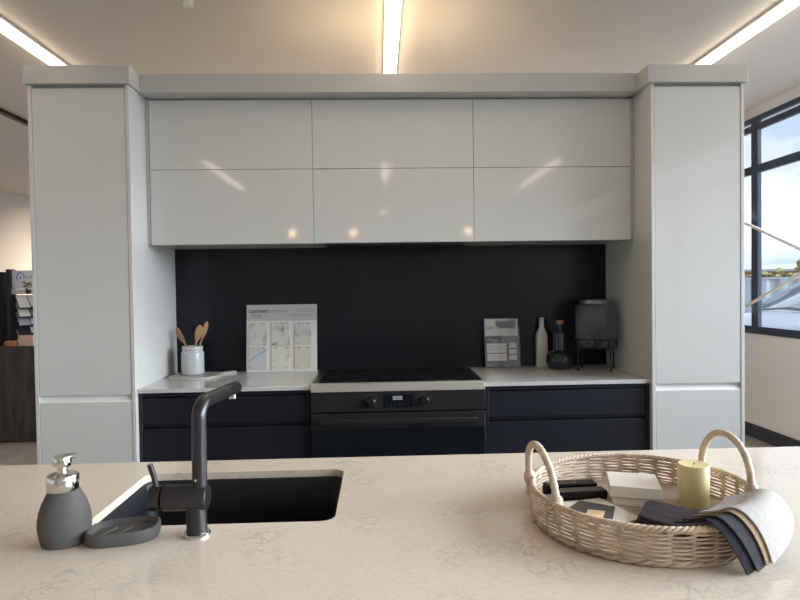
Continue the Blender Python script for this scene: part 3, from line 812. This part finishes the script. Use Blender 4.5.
# drink dispenser
dx, dy = 1.266, 3.465
dd = thing('drink_dispenser', 'large glass drink dispenser with tap on a black wire stand', 'drink dispenser', (dx, dy, ZT))
jz0 = 1.030
part('glass_jar', MB().lathe([(.093, jz0), (.109, jz0 + .006), (.116, jz0 + .022), (.116, jz0 + .225), (.114, jz0 + .243), (.098, jz0 + .255), (.086, jz0 + .258), (.086, jz0 + .266),
     (.083, jz0 + .266), (.083, jz0 + .256), (.110, jz0 + .240), (.1125, jz0 + .222), (.1125, jz0 + .022), (.10, jz0 + .010), (.02, jz0 + .010)], dx, dy, 56), M['jar_glass'], dd)
ld = part('lid', MB().lathe([(.089, jz0 + .257), (.0895, jz0 + .278), (.085, jz0 + .282), (.080, jz0 + .280), (.03, jz0 + .284), (.012, jz0 + .285)], dx, dy, 48), M['tin_lid'], dd)
stn = MB()
for z, r in ((jz0 + .006, .120), (jz0 + .052, .120)):
    stn.tube([(dx + r * math.cos(2 * PI * i / 64), dy + r * math.sin(2 * PI * i / 64), z) for i in range(64)], .0028, 8, closed=True)
la = [math.radians(a) for a in (-161, -72, 19, 108)]
for i in range(12):
    a = la[0] + 2 * PI * i / 12
    stn.tube([(dx + .120 * math.cos(a), dy + .120 * math.sin(a), jz0 + .006), (dx + .120 * math.cos(a), dy + .120 * math.sin(a), jz0 + .052)], .002, 6)
for k in range(2):
    a = la[k]; b = la[k + 2]
    stn.tube([(dx + .1195 * math.cos(a), dy + .1195 * math.sin(a), jz0 - .003), (dx, dy, jz0 - .004), (dx + .1195 * math.cos(b), dy + .1195 * math.sin(b), jz0 - .003)], .003, 8)
part('wire_basket', stn, M['wire'], dd)
for a in la:
    P = [(dx + r * math.cos(a), dy + r * math.sin(a), z) for r, z in ((.120, jz0 + .052), (.120, jz0 + .004), (.124, jz0 - .012), (.128, jz0 - .035), (.128, ZT + .03), (.128, ZT + .0045))]
    lg = part('leg', MB().tube(catmull(P, 6), .0042, 10), M['wire'], dd)
    part('foot', MB().lathe([(.0055, ZT), (.006, ZT + .010), (.0042, ZT + .014)], dx + .128 * math.cos(a), dy + .128 * math.sin(a), 12), M['wire'], lg)
sa = math.radians(-105)
S0 = Vector((dx + .114 * math.cos(sa), dy + .114 * math.sin(sa), jz0 + .036)); sdv = Vector((math.cos(sa), math.sin(sa), 0))
tp = MB(); tp.tube([S0, S0 + sdv * .012], .021, 18); tp.tube([S0, S0 + sdv * .05], .009, 14); tp.tube([S0 + sdv * .046 + Vector((0, 0, .006)), S0 + sdv * .048 + Vector((0, 0, -.032))], .012, 14)
tpp = part('spigot', tp, M['oven_trim'], dd)
part('spigot_lever', MB().tube([S0 + sdv * .045 + Vector((0, 0, .004)), S0 + sdv * .045 + Vector((0, 0, .026))], .006, 12), M['gunmetal'], tpp)

# ------------------------------------------------------------------ island
IX0, IX1, IY0, IY1 = -1.75, 1.95, .62, 1.757
HX0, HX1, HY0, HY1 = -.637, -.1045, 1.277, 1.643
def plate_with_hole(outer, inner, z0, z1):
    mb = MB(); bm = mb.bm
    eds = []
    for loop in (outer, inner):
        vs = [bm.verts.new((x, y, z1)) for x, y in loop]
        for i in range(len(vs)): eds.append(bm.edges.new((vs[i], vs[(i + 1) % len(vs)])))
    r = bmesh.ops.triangle_fill(bm, use_beauty=True, use_dissolve=False, edges=eds)
    fs = [g for g in r['geom'] if isinstance(g, bmesh.types.BMFace)]
    ex = bmesh.ops.extrude_face_region(bm, geom=fs)
    bmesh.ops.translate(bm, vec=(0, 0, z0 - z1), verts=[v for v in ex['geom'] if isinstance(v, bmesh.types.BMVert)])
    return mb
top = link_mesh('island_benchtop', plate_with_hole([(IX0, IY0), (IX1, IY0), (IX1, IY1), (IX0, IY1)], rrect(HX0, HX1, HY0, HY1, .032, 10), .880, .900), M['island_stone'], bevel=.0012)
tag(top, 'wide veined stone island benchtop with the sink cut into it', 'benchtop')
ib = thing('island_cabinet', 'dark island base cabinet carrying the stone benchtop', 'cabinet', ((IX0 + IX1) / 2, 1.15, 0))
part('front_panel', MB().box(IX0 + .03, IX1 - .03, IY1 - .06, IY1 - .04, .0, .8795), M['dark_front'], ib)
part('rear_panel', MB().box(IX0 + .03, IX1 - .03, IY0 + .25, IY0 + .27, .0, .8795), M['dark_front'], ib)
for x in (IX0 + .03, -.75, .02, IX1 - .05): part('side_panel', MB().box(x, x + .02, IY0 + .27, IY1 - .06, 0, .8795), M['dark_front'], ib)

sk = thing('sink', 'black undermount sink basin set into the stone island', 'sink', ((HX0 + HX1) / 2, (HY0 + HY1) / 2, .67))
def lp(off, z, r): return [(x, y, z) for x, y in rrect(HX0 - off, HX1 + off, HY0 - off, HY1 + off, r, 10)]
bsn = MB(); bsn.loft([lp(.02, .8795, .05), lp(.001, .8795, .032), lp(-.003, .872, .032), lp(-.008, .705, .035), lp(-.02, .692, .03), lp(-.06, .686, .03)], cap=False)
bsn.bm.faces.new([v for v in bsn.bm.verts][-44:])
part('basin', bsn, M['sink'], sk)
so = MB(); so.loft([lp(.02, .8790, .05), lp(.004, .8785, .036), lp(.000, .70, .04), lp(-.01, .68, .03)], cap=False); so.bm.faces.new([v for v in so.bm.verts][-44:])
part('basin_shell', so, M['sink'], sk)
part('drain', MB().lathe([(.045, .6865), (.045, .689), (.030, .6875), (.01, .687)], (HX0 + HX1) / 2, 1.46, 32), M['chrome'], sk, label='round chrome drain')

# tap
tx, ty = -.379, 1.222
tapo = thing('kitchen_tap', 'dark gunmetal mixer tap with an L-shaped spout on the island', 'tap', (tx, ty, ZT))
part('base_ring', MB().lathe([(.0275, ZT), (.0275, ZT + .004), (.025, ZT + .007), (.019, ZT + .007)], tx, ty, 36), M['chrome'], tapo, label='chrome base ring')
part('column', MB().lathe([(.0205, ZT + .006), (.0205, ZT + .070)], tx, ty, 36), M['gunmetal'], tapo)
RX = Matrix.Rotation(PI / 2, 4, 'Y')
bz = .9775
def xcyl(prof): return MB().lathe([(r, x) for r, x in prof], 0, 0, 36).xform(Matrix.Translation((0, ty, bz)) @ Matrix.Rotation(PI / 2, 4, 'Y'))
part('mixer_body', xcyl([(.0235, -.444), (.0258, -.442), (.0258, -.359), (.0245, -.356), (.0235, -.355)]), M['gunmetal'], tapo)
mh = part('mixer_handle', xcyl([(.0235, -.471), (.0252, -.469), (.0252, -.4485), (.0225, -.447), (.018, -.444)]), M['gunmetal'], tapo)
part('lever', MB().tube([(-.4575, ty, bz + .016), (-.4625, ty - .001, 1.022), (-.4695, ty - .003, 1.0475)], .0060, 14), M['gunmetal'], mh)
P = [Vector((-.3715, ty, .995)), Vector((-.3700, ty, 1.135))]
bend = []
dirs = Vector((.024, .215, -.004)).normalized()
c0 = Vector((-.3700, ty, 1.135)); R = .034
for i in range(1, 13):
    a = PI / 2 * i / 12
    bend.append(c0 + Vector((0, 0, 1)) * R * math.sin(a) + dirs * R * (1 - math.cos(a)))
endp = bend[-1] + dirs * .185
part('spout', MB().tube(P + bend + [bend[-1] + dirs * .09, endp - dirs * .004, endp], .0148, 24, rf=lambda i, n=len(P + bend) + 3: .0148 if i < n - 1 else .0122), M['gunmetal'], tapo)
ae = endp - dirs * .026
part('aerator', MB().tube([ae + Vector((0, 0, -.011)), ae + Vector((0, 0, -.0225))], .0085, 20), M['chrome'], tapo, label='chrome aerator')
part('grub_screw', MB().tube([(-.3745, ty - .0143, 1.016), (-.3748, ty - .0158, 1.016)], .0028, 12), M['chrome'], tapo)

# soap dispenser
sx_, sy_ = -.6305, 1.199
sd = thing('soap_dispenser', 'charcoal stoneware soap dispenser with a chrome pump', 'soap dispenser', (sx_, sy_, ZT))
sprof = [(.040, ZT), (.0435, ZT + .002), (.0455, ZT + .008), (.0490, ZT + .022), (.0510, ZT + .038), (.0505, ZT + .052), (.0475, ZT + .068), (.0420, ZT + .084), (.0350, ZT + .098), (.0295, ZT + .108), (.026, ZT + .109)]
part('bottle', MB().lathe(sprof, sx_, sy_, 56, .95, .74, .42), M['rubber'], sd)
part('collar', MB().lathe([(.0285, ZT + .1085), (.0292, ZT + .110), (.0292, ZT + .135), (.0278, ZT + .138), (.016, ZT + .1395), (.012, ZT + .141)], sx_ - .002, sy_, 44), M['chrome'], sd)
pm = part('pump', MB().lathe([(.0095, ZT + .139), (.0095, ZT + .1545), (.0160, ZT + .155), (.0168, ZT + .157), (.0168, ZT + .173), (.0152, ZT + .1755)], sx_ - .002, sy_, 32), M['chrome'], sd)
part('nozzle', MB().tube([(sx_, sy_, ZT + .1725), (sx_ + .014, sy_ + .008, ZT + .1728), (sx_ + .020, sy_ + .011, ZT + .171)], .0052, 14), M['chrome'], pm)

# soap dish
def superellipse(a, b, n, cx, cy, rot, m=64):
    out = []
    for i in range(m):
        t = 2 * PI * i / m
        c, s = math.cos(t), math.sin(t)
        x = a * math.copysign(abs(c) ** (2 / n), c); y = b * math.copysign(abs(s) ** (2 / n), s)
        x += .10 * y * (1 if True else 0)
        out.append((cx + x * math.cos(rot) - y * math.sin(rot), cy + x * math.sin(rot) + y * math.cos(rot)))
    return out
dcx, dcy, drot = -.522, 1.214, .22
sdh = thing('soap_dish', 'oval charcoal stoneware soap dish between the dispenser and the tap', 'soap dish', (dcx, dcy, ZT))
def se(k, z, n=3.0): return [(x, y, z) for x, y in superellipse(.068 * k, .044 * k, n, dcx, dcy, drot)]
part('dish', MB().loft([se(.93, ZT), se(.97, ZT + .003), se(1.0, ZT + .012), se(.995, ZT + .023), se(.975, ZT + .0265), se(.93, ZT + .027), se(.88, ZT + .024), se(.80, ZT + .0165), se(.5, ZT + .014), se(.15, ZT + .0135)]), M['rubber'], sdh)
for i in range(3):
    o0 = Vector((dcx + (-.030 + i * .030), dcy - .004))
    d_ = Vector((math.cos(drot + .95), math.sin(drot + .95))) * .024
    part('rib', MB().tube([(o0.x - d_.x, o0.y - d_.y, ZT + .0155), (o0.x + d_.x, o0.y + d_.y, ZT + .0155)], .0024, 8), M['rubber'], sdh)

# ------------------------------------------------------------------ wicker basket and contents
BX, BY, BA, BB, BR = .548, 1.244, .223, .236, -.735
def ept(a, k=1.0, off=0.0):
    x, y = (BA * k + off) * math.cos(a - BR), (BB * k + off) * math.sin(a - BR)
    return Vector((BX + x * math.cos(BR) - y * math.sin(BR), BY + x * math.sin(BR) + y * math.cos(BR), 0))
bk = thing('wicker_basket', 'round pale wicker basket with two hoop handles on the island', 'basket', (BX, BY, ZT))
ZR = .968; NS = 34
wv = MB(); rows = 15
for r in range(rows):
    z = ZT + .008 + (ZR - ZT - .016) * r / (rows - 1)
    pts = []
    for i in range(NS * 6):
        a = 2 * PI * i / (NS * 6)
        ph = a * NS / 2 + (PI if r % 2 else 0)
        k = .985 + .012 * (z - ZT) / .07
        p = ept(a, k, .0042 * math.cos(ph)); p.z = z + .0008 * math.sin(a * 17 + r * 2.1)
        pts.append(p)
    rr = [.0018 + .0005 * random.random() for _ in range(60)]
    wv.tube(pts, .0028, 6, closed=True, rf=lambda i: rr[(i // 4) % 60])
for i in range(NS):
    a = 2 * PI * (i + .5) / NS
    for d_ in (-.009, .009):
        p0 = ept(a + d_, .983); p1 = ept(a + d_, .998)
        wv.tube([(p0.x, p0.y, ZT + .003), (p1.x, p1.y, ZR)], .0019, 6)
part('woven_wall', wv, M['wicker'], bk, label='woven rattan wall with small gaps')
rim = MB()
for ph in (0, 2 * PI / 3, 4 * PI / 3):
    pts = []
    for i in range(420):
        a = 2 * PI * i / 420; q = 40 * a + ph
        p = ept(a, 1.0, .0032 * math.cos(q)); p.z = ZR + .001 + .0032 * math.sin(q); pts.append(p)
    rim.tube(pts, .0034, 7, closed=True)
part('braided_rim', rim, M['wicker'], bk)
foot = MB()
for ph in (0, PI):
    pts = []
    for i in range(420):
        a = 2 * PI * i / 420; q = 26 * a + ph
        p = ept(a, .985, .003 * math.cos(q)); p.z = ZT + .0068 + .0026 * math.sin(q); pts.append(p)
    foot.tube(pts, .0040, 6, closed=True)
part('braided_foot', foot, M['wicker'], bk)
ZF = ZT + .010
part('base', MB().prism([(ept(2 * PI * i / 64, .965).x, ept(2 * PI * i / 64, .965).y) for i in range(64)], ZT + .002, ZF), M['linen_tray'], bk)
def hoop(f0, f1, h, lean):
    f0, f1 = Vector(f0), Vector(f1); mid = (f0 + f1) / 2; half = (f1 - f0) / 2
    pts = []
    for i in range(-6, 73):
        t = PI * i / 66
        p = mid - half * math.cos(t) * 1.0 + Vector((lean[0], lean[1], 0)) * max(0, math.sin(t)) + Vector((0, 0, h)) * (abs(math.sin(t)) ** .85 * (1 if math.sin(t) > 0 else -0.25))
        pts.append(p)
    pts = pts[6:73]
    pts = [Vector((pts[0].x, pts[0].y, ZT + .03))] + pts + [Vector((pts[-1].x, pts[-1].y, ZT + .03))]
    hp = part('hoop_handle', MB().tube(pts, .0078, 12, rf=lambda i: .0074 + .0008 * math.sin(i * 2.2)), M['paperwrap'], bk)
    for f in (f0, f1):
        part('binding', MB().lathe([(.0105, ZR - .012), (.0125, ZR - .004), (.0125, ZR + .008), (.0095, ZR + .014)], f.x, f.y, 14), M['paperwrap'], hp)
hoop((.330, 1.322, ZR), (.343, 1.160, ZR), .093, (-.010, 0))
hoop((.738, 1.350, ZR), (.764, 1.205, ZR), .100, (.000, 0))

def rot_box(name, cx, cy, w, d, z0, z1, rot, m, lab, cat, bevel=.001, group=None):
    o = link_mesh(name, MB().box(-w / 2, w / 2, -d / 2, d / 2, z0, z1, Matrix.Translation((cx, cy, 0)) @ Matrix.Rotation(rot, 4, 'Z')), m, bevel=bevel)
    return tag(o, lab, cat, group)
# box with lid
bxo = thing('gift_box', 'square cream lidded box inside the wicker basket', 'box', (.568, 1.328, ZF))
BM_ = Matrix.Translation((.568, 1.328, 0)) @ Matrix.Rotation(-.30, 4, 'Z')
part('lid', MB().box(-.0535, .0535, -.0535, .0535, ZF + .020, ZF + .0445, BM_), M['box_cream'], bxo, .0012)
part('tray', MB().box(-.0475, .0475, -.0475, .0475, ZF, ZF + .0198, BM_), M['box_cream'], bxo, .001)
# candle
cdx, cdy = .686, 1.287
cd = thing('pillar_candle', 'thick yellow-green pillar candle standing in the basket', 'candle', (cdx, cdy, ZF))
part('wax', MB().lathe([(.031, ZF), (.0325, ZF + .002), (.0325, ZF + .088), (.031, ZF + .0905), (.0275, ZF + .090), (.012, ZF + .0885), (.003, ZF + .0883)], cdx, cdy, 48), M['candle'], cd)
part('wick', MB().tube([(cdx, cdy, ZF + .087), (cdx + .001, cdy, ZF + .091), (cdx + .003, cdy, ZF + .093)], .0011, 8), M['wick'], cd)
# black cases
rot_box('pencil_case', .440, 1.392, .130, .034, ZF, ZF + .022, .04, M['hob'], 'narrow glossy black case at the far side of the basket', 'case', .003)
rot_box('pencil_case', .452, 1.345, .118, .034, ZF, ZF + .020, .06, M['hob'], 'narrow glossy black case next to the papers in the basket', 'case', .003)
# papers
pp = [(.385, 1.306), (.492, 1.330), (.535, 1.205), (.425, 1.165)]
tag(link_mesh('booklet', MB().prism(pp, ZF, ZF + .005), M['paper'], bevel=.0006), 'ivory booklet lying in the basket under the dark card', 'booklet')
pc = [(.440, 1.312), (.503, 1.268), (.468, 1.195), (.395, 1.262)]
tag(link_mesh('sample_card', MB().prism(pc, ZF + .0052, ZF + .0072), M['card_dark'], bevel=.0004), 'charcoal sample card on top of the ivory booklet', 'card')
pg = [(.437, 1.252), (.470, 1.240), (.452, 1.205), (.420, 1.215)]
tag(link_mesh('sample_card', MB().prism(pg, ZF + .0074, ZF + .0090), M['card_gold'], bevel=.0004), 'small gold and white sample card lying on the charcoal card', 'card')
# dark napkin lying in the basket
def sheet(name, rows_pts, m, lab, cat, th=.0028, nt=8, ns=26, wav=.002, seed=0, group=None, parent=None):
    """cloth: rows_pts = list of cross curves (each a list of control points); interpolated both ways, thickened"""
    curves = [catmull(r, nt) for r in rows_pts]
    cols = list(zip(*curves)); grid = [catmull(c, ns) for c in cols]
    mb = MB(); rnd = random.Random(seed)
    ph = [rnd.uniform(0, 6.28) for _ in range(4)]
    V = []
    for i, col in enumerate(grid):
        V.append([])
        for j, p in enumerate(col):
            w = wav * (math.sin(j * .35 + ph[0] + i * .12) + .6 * math.sin(j * .8 - i * .2 + ph[1]))
            V[-1].append(mb.bm.verts.new(p + Vector((0, 0, w))))
    for i in range(len(V) - 1):
        for j in range(len(V[0]) - 1): mb.bm.faces.new((V[i][j], V[i + 1][j], V[i + 1][j + 1], V[i][j + 1]))
    bmesh.ops.recalc_face_normals(mb.bm, faces=mb.bm.faces[:])
    if sum(f.normal.z for f in mb.bm.faces) < 0: bmesh.ops.reverse_faces(mb.bm, faces=mb.bm.faces[:])
    geo = bmesh.ops.solidify(mb.bm, geom=mb.bm.faces[:], thickness=th)
    if parent is not None: return part(name, mb, m, parent)
    return tag(link_mesh(name, mb, m), lab, cat, group)
nk = thing('folded_napkin', 'charcoal linen napkin folded flat inside the basket', 'napkin', (.60, 1.17, ZF))
for k, (zz, sh) in enumerate(((ZF + .006, 0.0), (ZF + .014, .004), (ZF + .022, .008))):
    sheet('fold', [[(.513 + sh, 1.196 - sh, zz - .004), (.550, 1.135, zz - .001), (.590, 1.075, zz + .003)],
                   [(.541 + sh * .5, 1.229 - sh * .5, zz), (.585, 1.160, zz + .002), (.622, 1.092, zz + .005)],
                   [(.570, 1.262 - sh, zz + .001), (.617, 1.190, zz + .003), (.655, 1.112, zz + .005)],
                   [(.610 - sh * .5, 1.242 - sh, zz), (.648, 1.185, zz + .002), (.678, 1.126, zz + .004)],
                   [(.650 - sh, 1.222 - sh, zz - .003), (.680, 1.180, zz), (.702, 1.142, zz + .003)]], M['cloth_grey'], '', '', th=.0050, wav=.0003, seed=k, parent=nk)
# cloths hanging over the rim
def drape(m, lab, off, uL0, uL1, uR0, uR1, vL, vR, seed, th=.0028):
    """one layer of the cloth stack over the rim; all layers are parallel offsets of one hanging surface"""
    prof = catmull([(-.062, 0, -.010), (-.026, 0, .004), (-.004, 0, .0165), (.012, 0, .0150), (.028, 0, -.002), (.038, 0, -.030), (.043, 0, -.066)], 8)
    Ls = [0.0]
    for p, q in zip(prof, prof[1:]): Ls.append(Ls[-1] + (q - p).length)
    tot = Ls[-1]
    def at(v):
        d = v * tot
        for i in range(len(prof) - 1):
            if d <= Ls[i + 1] + 1e-9:
                f = (d - Ls[i]) / (Ls[i + 1] - Ls[i]); p = prof[i].lerp(prof[i + 1], f); t = (prof[i + 1] - prof[i]).normalized()
                return p + Vector((-t.z, 0, t.x)) * off
        return prof[-1]
    nu, nv = 30, 44
    mb = MB(); V = []
    for i in range(nu + 1):
        a_ = i / nu; V.append([])
        for j in range(nv + 1):
            b_ = j / nv
            vmax = vL + (vR - vL) * a_
            u = (uL0 + (uL1 - uL0) * b_) * (1 - a_) + (uR0 + (uR1 - uR0) * b_) * a_
            p = at(b_ * vmax)
            ang = math.radians(-92 + 72 * u)
            e0 = ept(ang); n0 = Vector((e0.x - BX, e0.y - BY, 0)).normalized()
            fold = .004 * math.sin(u * 9.0 + .6) * max(0, b_ * vmax - .4)
            q = e0 + n0 * (p.x + fold) + Vector((0, 0, ZR + p.z))
            q.z = max(q.z, ZT + .0015 + off * .3)
            V[-1].append(mb.bm.verts.new(q))
    for i in range(nu):
        for j in range(nv): mb.bm.faces.new((V[i][j], V[i + 1][j], V[i + 1][j + 1], V[i][j + 1]))
    bmesh.ops.recalc_face_normals(mb.bm, faces=mb.bm.faces[:])
    if sum(f.normal.z for f in mb.bm.faces) < 0: bmesh.ops.reverse_faces(mb.bm, faces=mb.bm.faces[:])
    bmesh.ops.solidify(mb.bm, geom=mb.bm.faces[:], thickness=th)
    tag(link_mesh('draped_cloth', mb, m), lab, 'cloth')
drape(M['cloth_navy'], 'navy cloth hanging over the basket rim, lowest of the draped layers', .001, .00, .25, .88, .84, 1.0, .76, 11)
drape(M['cloth_slate'], 'slate grey cloth hanging over the basket rim between navy and tan', .0055, .07, .31, .86, .82, .985, .70, 12)
drape(M['cloth_tan'], 'tan cloth edge hanging over the basket rim just under the oatmeal one', .0100, .20, .365, .84, .79, .94, .66, 13, .0024)
drape(M['cloth_oat'], 'oatmeal linen cloth hanging over the basket rim, topmost of the draped layers', .0140, .26, .395, .84, .79, .935, .70, 14)

# ------------------------------------------------------------------ showroom counter beyond the tall cabinet
rc = thing('display_counter', 'dark stained wood display counter by the cream wall', 'counter', (-3.7, 5.95, 0))
part('front_panel', MB().box(-4.8, -2.55, 5.66, 5.69, 0.02, .885), M['dark_wood'], rc)
part('body', MB().box(-4.8, -2.55, 5.69, 6.25, 0, .885), M['dark_wood'], rc)
part('top', MB().box(-4.82, -2.53, 5.645, 6.27, .885, .902), M['dark_wood'], rc, .002)
rk = thing('sample_rack', 'black tiered tile rack with a pale blue sign on the dark counter', 'sample rack', (-3.2, 5.9, .902))
ZB = .9028
part('post', MB().box(-3.538, -3.506, 5.80, 5.90, ZB, 1.622), M['wire'], rk)
part('post', MB().box(-2.95, -2.91, 5.80, 5.90, ZB, 1.622), M['wire'], rk)
sg = part('sign_panel', MB().box(-3.506, -2.952, 5.84, 5.852, 1.435, 1.612), M['sign'], rk)
lgx, lgz = -3.425, 1.548
ring = MB().tube([(lgx + .034 * math.cos(a), 5.8395, lgz + .042 * math.sin(a)) for a in [math.radians(-20 + 245 * i / 30) for i in range(31)]], .0052, 6)
part('logo_arc', ring, M['ink_blue'], sg)
lm = MB(); lm.box(lgx - .008, lgx + .006, 5.8385, 5.8402, lgz - .016, lgz + .006); lm.box(lgx + .005, lgx + .022, 5.8385, 5.8402, lgz - .058, lgz - .050)
part('logo_mark', lm, M['ink_blue'], sg)
lm = MB()
for i in range(6): lm.box(lgx + .055 + i * .018, lgx + .068 + i * .018, 5.8385, 5.8402, lgz - .014, lgz + (.004 if i % 2 else .010))
part('sign_marks', lm, M['print_grey'], sg)
part('header_rail', MB().box(-3.506, -2.952, 5.825, 5.84, 1.385, 1.432), M['tile_white'], rk)
tiers = ['top', 'second', 'third', 'fourth', 'lowest']
for k in range(5):
    zt = 1.372 - k * .084
    TM = Matrix.Translation((-3.497, 5.855, zt)) @ Matrix.Rotation(math.radians(42), 4, 'Z') @ Matrix.Rotation(math.radians(36), 4, 'X')
    part('shelf', MB().box(.0, .50, -.20, .0, -.007, 0, TM), M['wire'], rk)
    part('shelf_lip', MB().box(.0, .50, -.204, -.200, -.007, .004, TM), M['wire'], rk)
    for c in range(5):
        mm = (M['tile_white'], M['tile_grey'], M['tile_blue'], M['tile_white'], M['tile_dark'])[(c + (0, 0, 2, 4, 3)[k]) % 5]
        if k == 0: mm = M['tile_white']
        o = link_mesh('tile_sample', MB().box(.006 + c * .098, .096 + c * .098, -.199 + .016 * (c % 2), -.004, .001, .009, TM), mm, bevel=.001)
        tag(o, 'rectangular tile sample lying on the %s tier of the sloped rack' % tiers[k], 'tile sample', 'tile samples on the %s tier' % tiers[k])
tag(link_mesh('display_tower', MB().box(-3.90, -3.615, 5.82, 6.02, ZB, 1.60), M['wire'], bevel=.004), 'plain black display tower beside the tile rack', 'display tower')
cb = thing('card_tray', 'small tan tray on the dark counter in front of the tile rack', 'tray', (-3.43, 5.70, .902))
trb = MB(); trb.loft([[(x, y, .9022) for x, y in rrect(-3.48, -3.38, 5.658, 5.708, .008, 3)], [(x, y, ZB + .042) for x, y in rrect(-3.488, -3.372, 5.650, 5.715, .010, 3)]])
part('tray', trb, M['leather'], cb)
part('cards', MB().box(-3.474, -3.386, 5.662, 5.704, ZB + .0425, ZB + .048), M['pink_card'], cb)
tag(link_mesh('stone_sample', MB().box(-3.355, -3.22, 5.66, 5.69, .9022, ZB + .10, Matrix.Translation((0, 0, 0))), M['pink_card'], bevel=.004), 'pinkish stone sample standing beside the tan tray', 'stone sample')
vz = thing('dried_sprig', 'small dried olive sprig in a dark pot beside the sign', 'plant', (-3.325, 5.77, 1.398))
part('pot', MB().lathe([(.018, 1.385), (.024, 1.43), (.020, 1.43)], -3.325, 5.785, 16), M['wire'], vz)
lf = MB(); rnd = random.Random(3)
for i in range(26):
    lf.sphere((-3.335 + rnd.uniform(-.035, .03), 5.785 + rnd.uniform(-.02, .02), 1.455 + rnd.uniform(-.02, .045)), rnd.uniform(.007, .014), 1, (1, 1, .7))
part('foliage', lf, M['dry_leaf'], vz)
